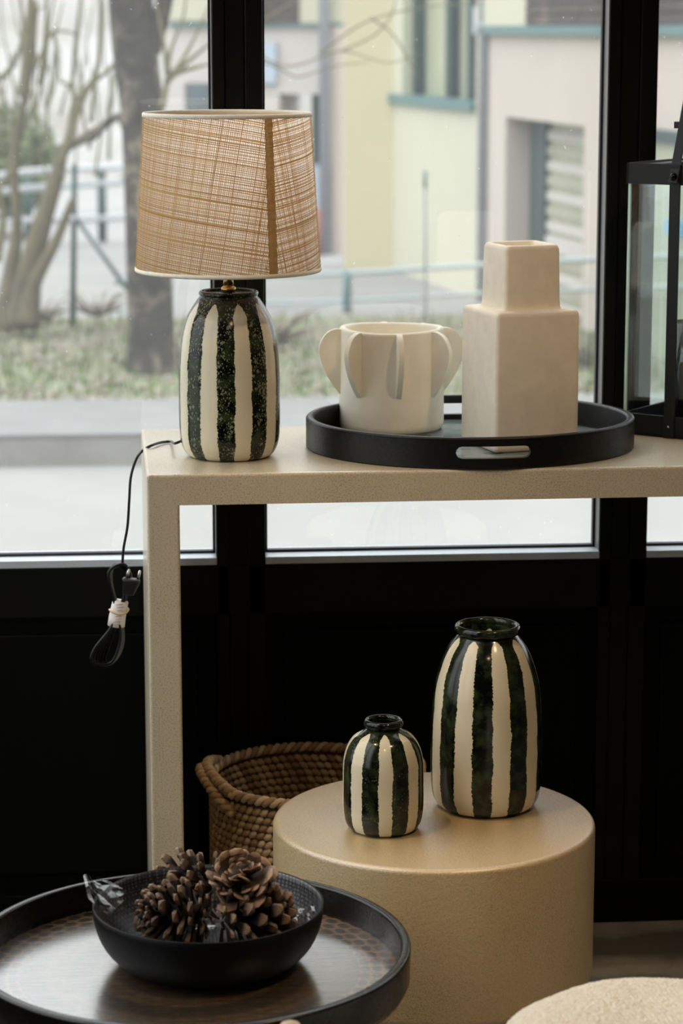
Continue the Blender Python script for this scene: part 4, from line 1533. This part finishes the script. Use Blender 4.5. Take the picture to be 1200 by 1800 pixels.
# ================================================================== ROUND TRAY TABLE (front left)
ptb = ay(333, 1656, 2.85)
RT = 389 * m_per_px(ptb)
zr = ptb.z
tt = thing('tray_table', 'low round tray table with black raised rim and dotted ring top at lower left', 'table', (ptb.x, ptb.y, 0))
dz = 0.047
prof = [(RT - 0.016, zr - dz + 0.002), (RT - 0.012, zr - dz - 0.006), (RT - 0.006, zr - dz - 0.004), (RT - 0.001, zr - dz + 0.006), (RT, zr - 0.005)] + arc(RT - 0.004, zr - 0.004, 0.004, 0, 90, 4) + arc(RT - 0.008, zr - 0.004, 0.004, 90, 180, 4) + [(RT - 0.013, zr - 0.028)]
lathe('rim', prof, 144, M_rimwood, tt, closed=True)
ztop = zr - 0.036
lathe('tabletop', [(0, 0), (RT - 0.0125, 0), (RT - 0.0125, 0.008), (RT * 0.5, 0.008), (0, 0.008)], 96, table_top_mat(), tt, loc=(0, 0, ztop - 0.008), smooth=False)
for k in range(4):
    a = radians(45 + 90 * k)
    tube('leg', [(0.19 * cos(a), 0.19 * sin(a), 0.0), (0.15 * cos(a), 0.15 * sin(a), ztop - 0.006)], [0.011, 0.014], M_rimwood, tt, 12)
ringp = [(0.155 * cos(2 * pi * i / 48), 0.155 * sin(2 * pi * i / 48), ztop - 0.022) for i in range(49)]
tube('stand_ring', ringp, 0.008, M_rimwood, tt, 8)

# ================================================================== BOWL
pbw = az(367, 1690, ztop)
hbw = ay(367, 1585, pbw.y).z - ztop
RB = 203 * m_per_px(ay(367, 1585, pbw.y))
bowl = thing('shallow_bowl', 'matt black shallow bowl with dotted grey inside holding pine cones', 'bowl', (pbw.x, pbw.y, ztop))
M_bowl_out = plain('matt_black_bowl', (0.003, 0.003, 0.003), 0.5, var=0.1, spec=0.2)
rf = RB * 0.56


def bprof(r0, z0, r1, z1, n=14, pw=0.62):
    return [(r0 + (r1 - r0) * sin(pi / 2 * i / n) ** 0.9, z0 + (z1 - z0) * (1 - cos(pi / 2 * i / n)) ** 1.0) for i in range(n + 1)]


lathe('shell', [(0, 0.0), (rf - 0.01, 0.0)] + bprof(rf, 0.001, RB, hbw - 0.001) + [(RB - 0.001, hbw), (RB - 0.0025, hbw - 0.001)], 96, M_bowl_out, bowl)
lathe('inner_surface', [(RB - 0.0025, hbw - 0.0008)] + bprof(rf - 0.012, 0.010, RB - 0.0025, hbw - 0.0008)[::-1] + [(0, 0.010)], 96, bowl_inside(), bowl)

# ================================================================== PINE CONES
# scale: local x outward, y width, z thickness
def scale_mesh(mat, wd, th):
    sv = [(0.0, -0.08, 0.04), (0.0, 0.08, 0.04), (0.0, 0.08, -0.04), (0.0, -0.08, -0.04),
          (0.45, -0.20, 0.05), (0.45, 0.20, 0.05), (0.45, 0.18, -0.04), (0.45, -0.18, -0.04),
          (0.80, -0.33, 0.08), (0.80, 0.33, 0.08), (0.80, 0.30, -0.03), (0.80, -0.30, -0.03),
          (1.0, -0.20, 0.15), (1.0, 0.20, 0.15), (0.99, 0.18, 0.02), (0.99, -0.18, 0.02), (0.84, 0.0, 0.17), (1.06, 0.0, 0.10)]
    sv = [(x, y * wd, z * th) for x, y, z in sv]
    sf = []
    for a in (0, 4, 8):
        for i in range(4):
            j = (i + 1) % 4
            if a == 8 and i == 0:
                continue
            sf.append((a + i, a + j, a + 4 + j, a + 4 + i))
    sf += [(8, 9, 16), (8, 16, 12), (9, 13, 16), (12, 16, 13), (12, 13, 17), (13, 14, 17), (14, 15, 17), (15, 12, 17), (3, 2, 1, 0)]
    me = bpy.data.meshes.new('scale')
    me.from_pydata(sv, [], sf)
    me.update()
    me.materials.append(mat)
    return me


SM1, SM2 = scale_mesh(M_scale, 0.62, 1.0), scale_mesh(M_scale2, 1.12, 0.7)


def pinecone(label, loc, axis, length, rad, n, openness, sm=None, jit=0.12, wild=7):
    sm = sm or SM1
    axis = Vector(axis).normalized()
    q = axis.to_track_quat('Z', 'Y')
    c = thing('pine_cone', label, 'pine cone', loc, 0, 'pine cones in the bowl')
    c.rotation_mode = 'QUATERNION'
    c.rotation_quaternion = q
    core = lathe('core', [(0, -0.02 * length), (rad * 0.28, 0.05 * length), (rad * 0.34, 0.3 * length), (rad * 0.26, 0.65 * length), (rad * 0.10, 0.93 * length), (0, length * 0.97)], 12, M_cone, c)
    for i in range(n):
        t = (i + 0.5) / n
        z = length * (0.03 + 0.90 * t)
        a = i * 2.399963
        env = (sin(pi * min(1.0, 0.16 + t * 0.80)) ** 0.75) * rad
        tilt = radians(-18 + 95 * t ** 0.9 * (1.0 - openness * 0.35) + random.uniform(-wild, wild)) + radians(12)
        ln = max(0.25, env / rad) * rad * 1.02 * random.uniform(1 - 0.012 * wild, 1 + 0.008 * wild)
        rc = rad * 0.20 * (1 - 0.7 * t)
        o = bpy.data.objects.new('scale', sm)
        COL.objects.link(o)
        o.parent = c
        o.rotation_mode = 'XYZ'
        mt = Matrix.Translation((rc * cos(a), rc * sin(a), z - 0.1 * length)) @ Matrix.Rotation(a, 4, 'Z') @ Matrix.Rotation(-tilt, 4, 'Y') @ Matrix.Rotation(random.uniform(-jit, jit), 4, 'X')
        o.matrix_local = mt @ Matrix.Diagonal((ln, ln * 0.92 * random.uniform(0.9, 1.1), ln * 0.85, 1))
    return c


zi = ztop + 0.010
def conepos(px, py, dz):
    return az(px, py, zi + dz)


pinecone('dark open pine cone lying at the left of the bowl, tip pointing left', conepos(355, 1606, 0.034), (-1.0, -0.30, 0.10), 0.085, 0.044, 84, 0.9, None, 0.2, 11)
pinecone('dark pine cone lying behind the left one at the back of the bowl', conepos(372, 1562, 0.036), (-0.85, 0.45, 0.10), 0.078, 0.041, 76, 0.8, None, 0.2, 11)
pinecone('large reddish brown pine cone on top of the heap in the bowl', conepos(425, 1576, 0.058), (0.05, -0.30, 0.95), 0.050, 0.036, 66, 1.5, SM2, 0.8, 24)
pinecone('dark pine cone lying at the right under the reddish brown one', conepos(396, 1618, 0.034), (1.0, 0.22, 0.02), 0.090, 0.045, 84, 0.9, None, 0.2, 11)

# ================================================================== CELLOPHANE
film = None
V, Fc = [], []
nx, ny = 16, 9
org = Vector((pbw.x, pbw.y, ztop))
c_a = [az(146, 1540, zi + 0.086), az(166, 1606, zi + 0.066), az(232, 1650, zi + 0.022), az(335, 1655, zi + 0.006)]
c_b = [az(172, 1543, zi + 0.080), az(225, 1572, zi + 0.052), az(270, 1615, zi + 0.014), az(380, 1630, zi + 0.006)]
A_, B_ = smooth_path(c_a, 6), smooth_path(c_b, 6)
for i in range(len(A_)):
    for j in range(ny):
        t = j / (ny - 1)
        p = A_[i].lerp(B_[i], t)
        p = p + Vector((0, 0, 0.0035 * sin(t * 7 + i * 0.35) + random.uniform(-0.0004, 0.0004)))
        V.append(p - org)
for i in range(len(A_) - 1):
    for j in range(ny - 1):
        a = i * ny + j
        Fc.append((a, a + 1, a + ny + 1, a + ny))
film = mesh('cellophane_wrap', V, Fc, M_film, None, False, org)
tag(film, 'clear crumpled cellophane sheet poking over the left edge of the black bowl', 'wrapping')
V, Fc = [], []
c_a = [az(470, 1628, zi + 0.010), az(510, 1612, zi + 0.022), az(548, 1580, zi + 0.050)]
c_b = [az(488, 1642, zi + 0.012), az(530, 1632, zi + 0.026), az(556, 1606, zi + 0.046)]
A_, B_ = smooth_path(c_a, 6), smooth_path(c_b, 6)
for i in range(len(A_)):
    for j in range(ny):
        t = j / (ny - 1)
        p = A_[i].lerp(B_[i], t) + Vector((0, 0, 0.003 * sin(t * 8 + i) + random.uniform(-0.001, 0.001)))
        V.append(p - org)
for i in range(len(A_) - 1):
    for j in range(ny - 1):
        a = i * ny + j
        Fc.append((a, a + 1, a + ny + 1, a + ny))
film2 = mesh('cellophane_wrap', V, Fc, M_film, None, False, org)
tag(film2, 'clear crinkled cellophane piece against the right inside of the black bowl', 'wrapping')

# ================================================================== POUF
M_bcl = boucle_mat()


def pouf(label, c, r, zt, seg=420):
    p = thing('boucle_pouf', label, 'pouf', (c[0], c[1], 0))
    prof = [(0, zt)] + [(r * (i / 90), zt - 0.004 * (i / 90) ** 2 - 0.036 * (1 - sqrt(max(0.0, 1 - max(0.0, (i / 90 - 0.80) / 0.20) ** 2.2)))) for i in range(1, 91)] + [(r + 0.004, zt - 0.1), (r + 0.002, zt - 0.2), (r - 0.02, 0.02), (r - 0.03, 0.0), (0, 0.0)]

    def nub(q, a):
        x, y, z = q
        if z < 0.05:
            return q
        k = 2 * pi / 0.0062
        s = x * 0.8 + y * 0.6
        d = -x * 0.6 + y * 0.8
        h = 0.0011 * sin(k * s + 1.3 * sin(d * 90)) * sin(k * 0.6 * d + sin(s * 70)) + random.uniform(-0.0004, 0.0004) + 0.002 * sin(x * 40) * sin(y * 33)
        return (x, y, z + h)
    lathe('cushion', prof, seg, M_bcl, p, fn=nub)
    return p


zpf = 0.397
ppf = az(1192, 1818, zpf)
pouf('round cream boucle pouf at the lower right corner', ppf, 330 * m_per_px(ppf), zpf)
pk = ay(510, 1795, 2.50)
stand = thing('wooden_stand', 'pale rounded wooden knob of a slim stand just peeking up below the tray table', 'stand', (pk.x, pk.y, 0))
hk = pk.z
lathe('post', [(0, hk), (0.005, hk - 0.0006), (0.010, hk - 0.003), (0.0135, hk - 0.009), (0.014, hk - 0.02), (0.011, hk - 0.032), (0.009, hk - 0.05), (0.011, 0.05), (0.016, 0.02), (0, 0.02)], 28, M_wood_pale, stand)
lathe('foot', [(0, 0.0), (0.055, 0.0), (0.058, 0.006), (0.05, 0.018), (0.016, 0.024), (0, 0.024)], 36, M_wood_pale, stand)
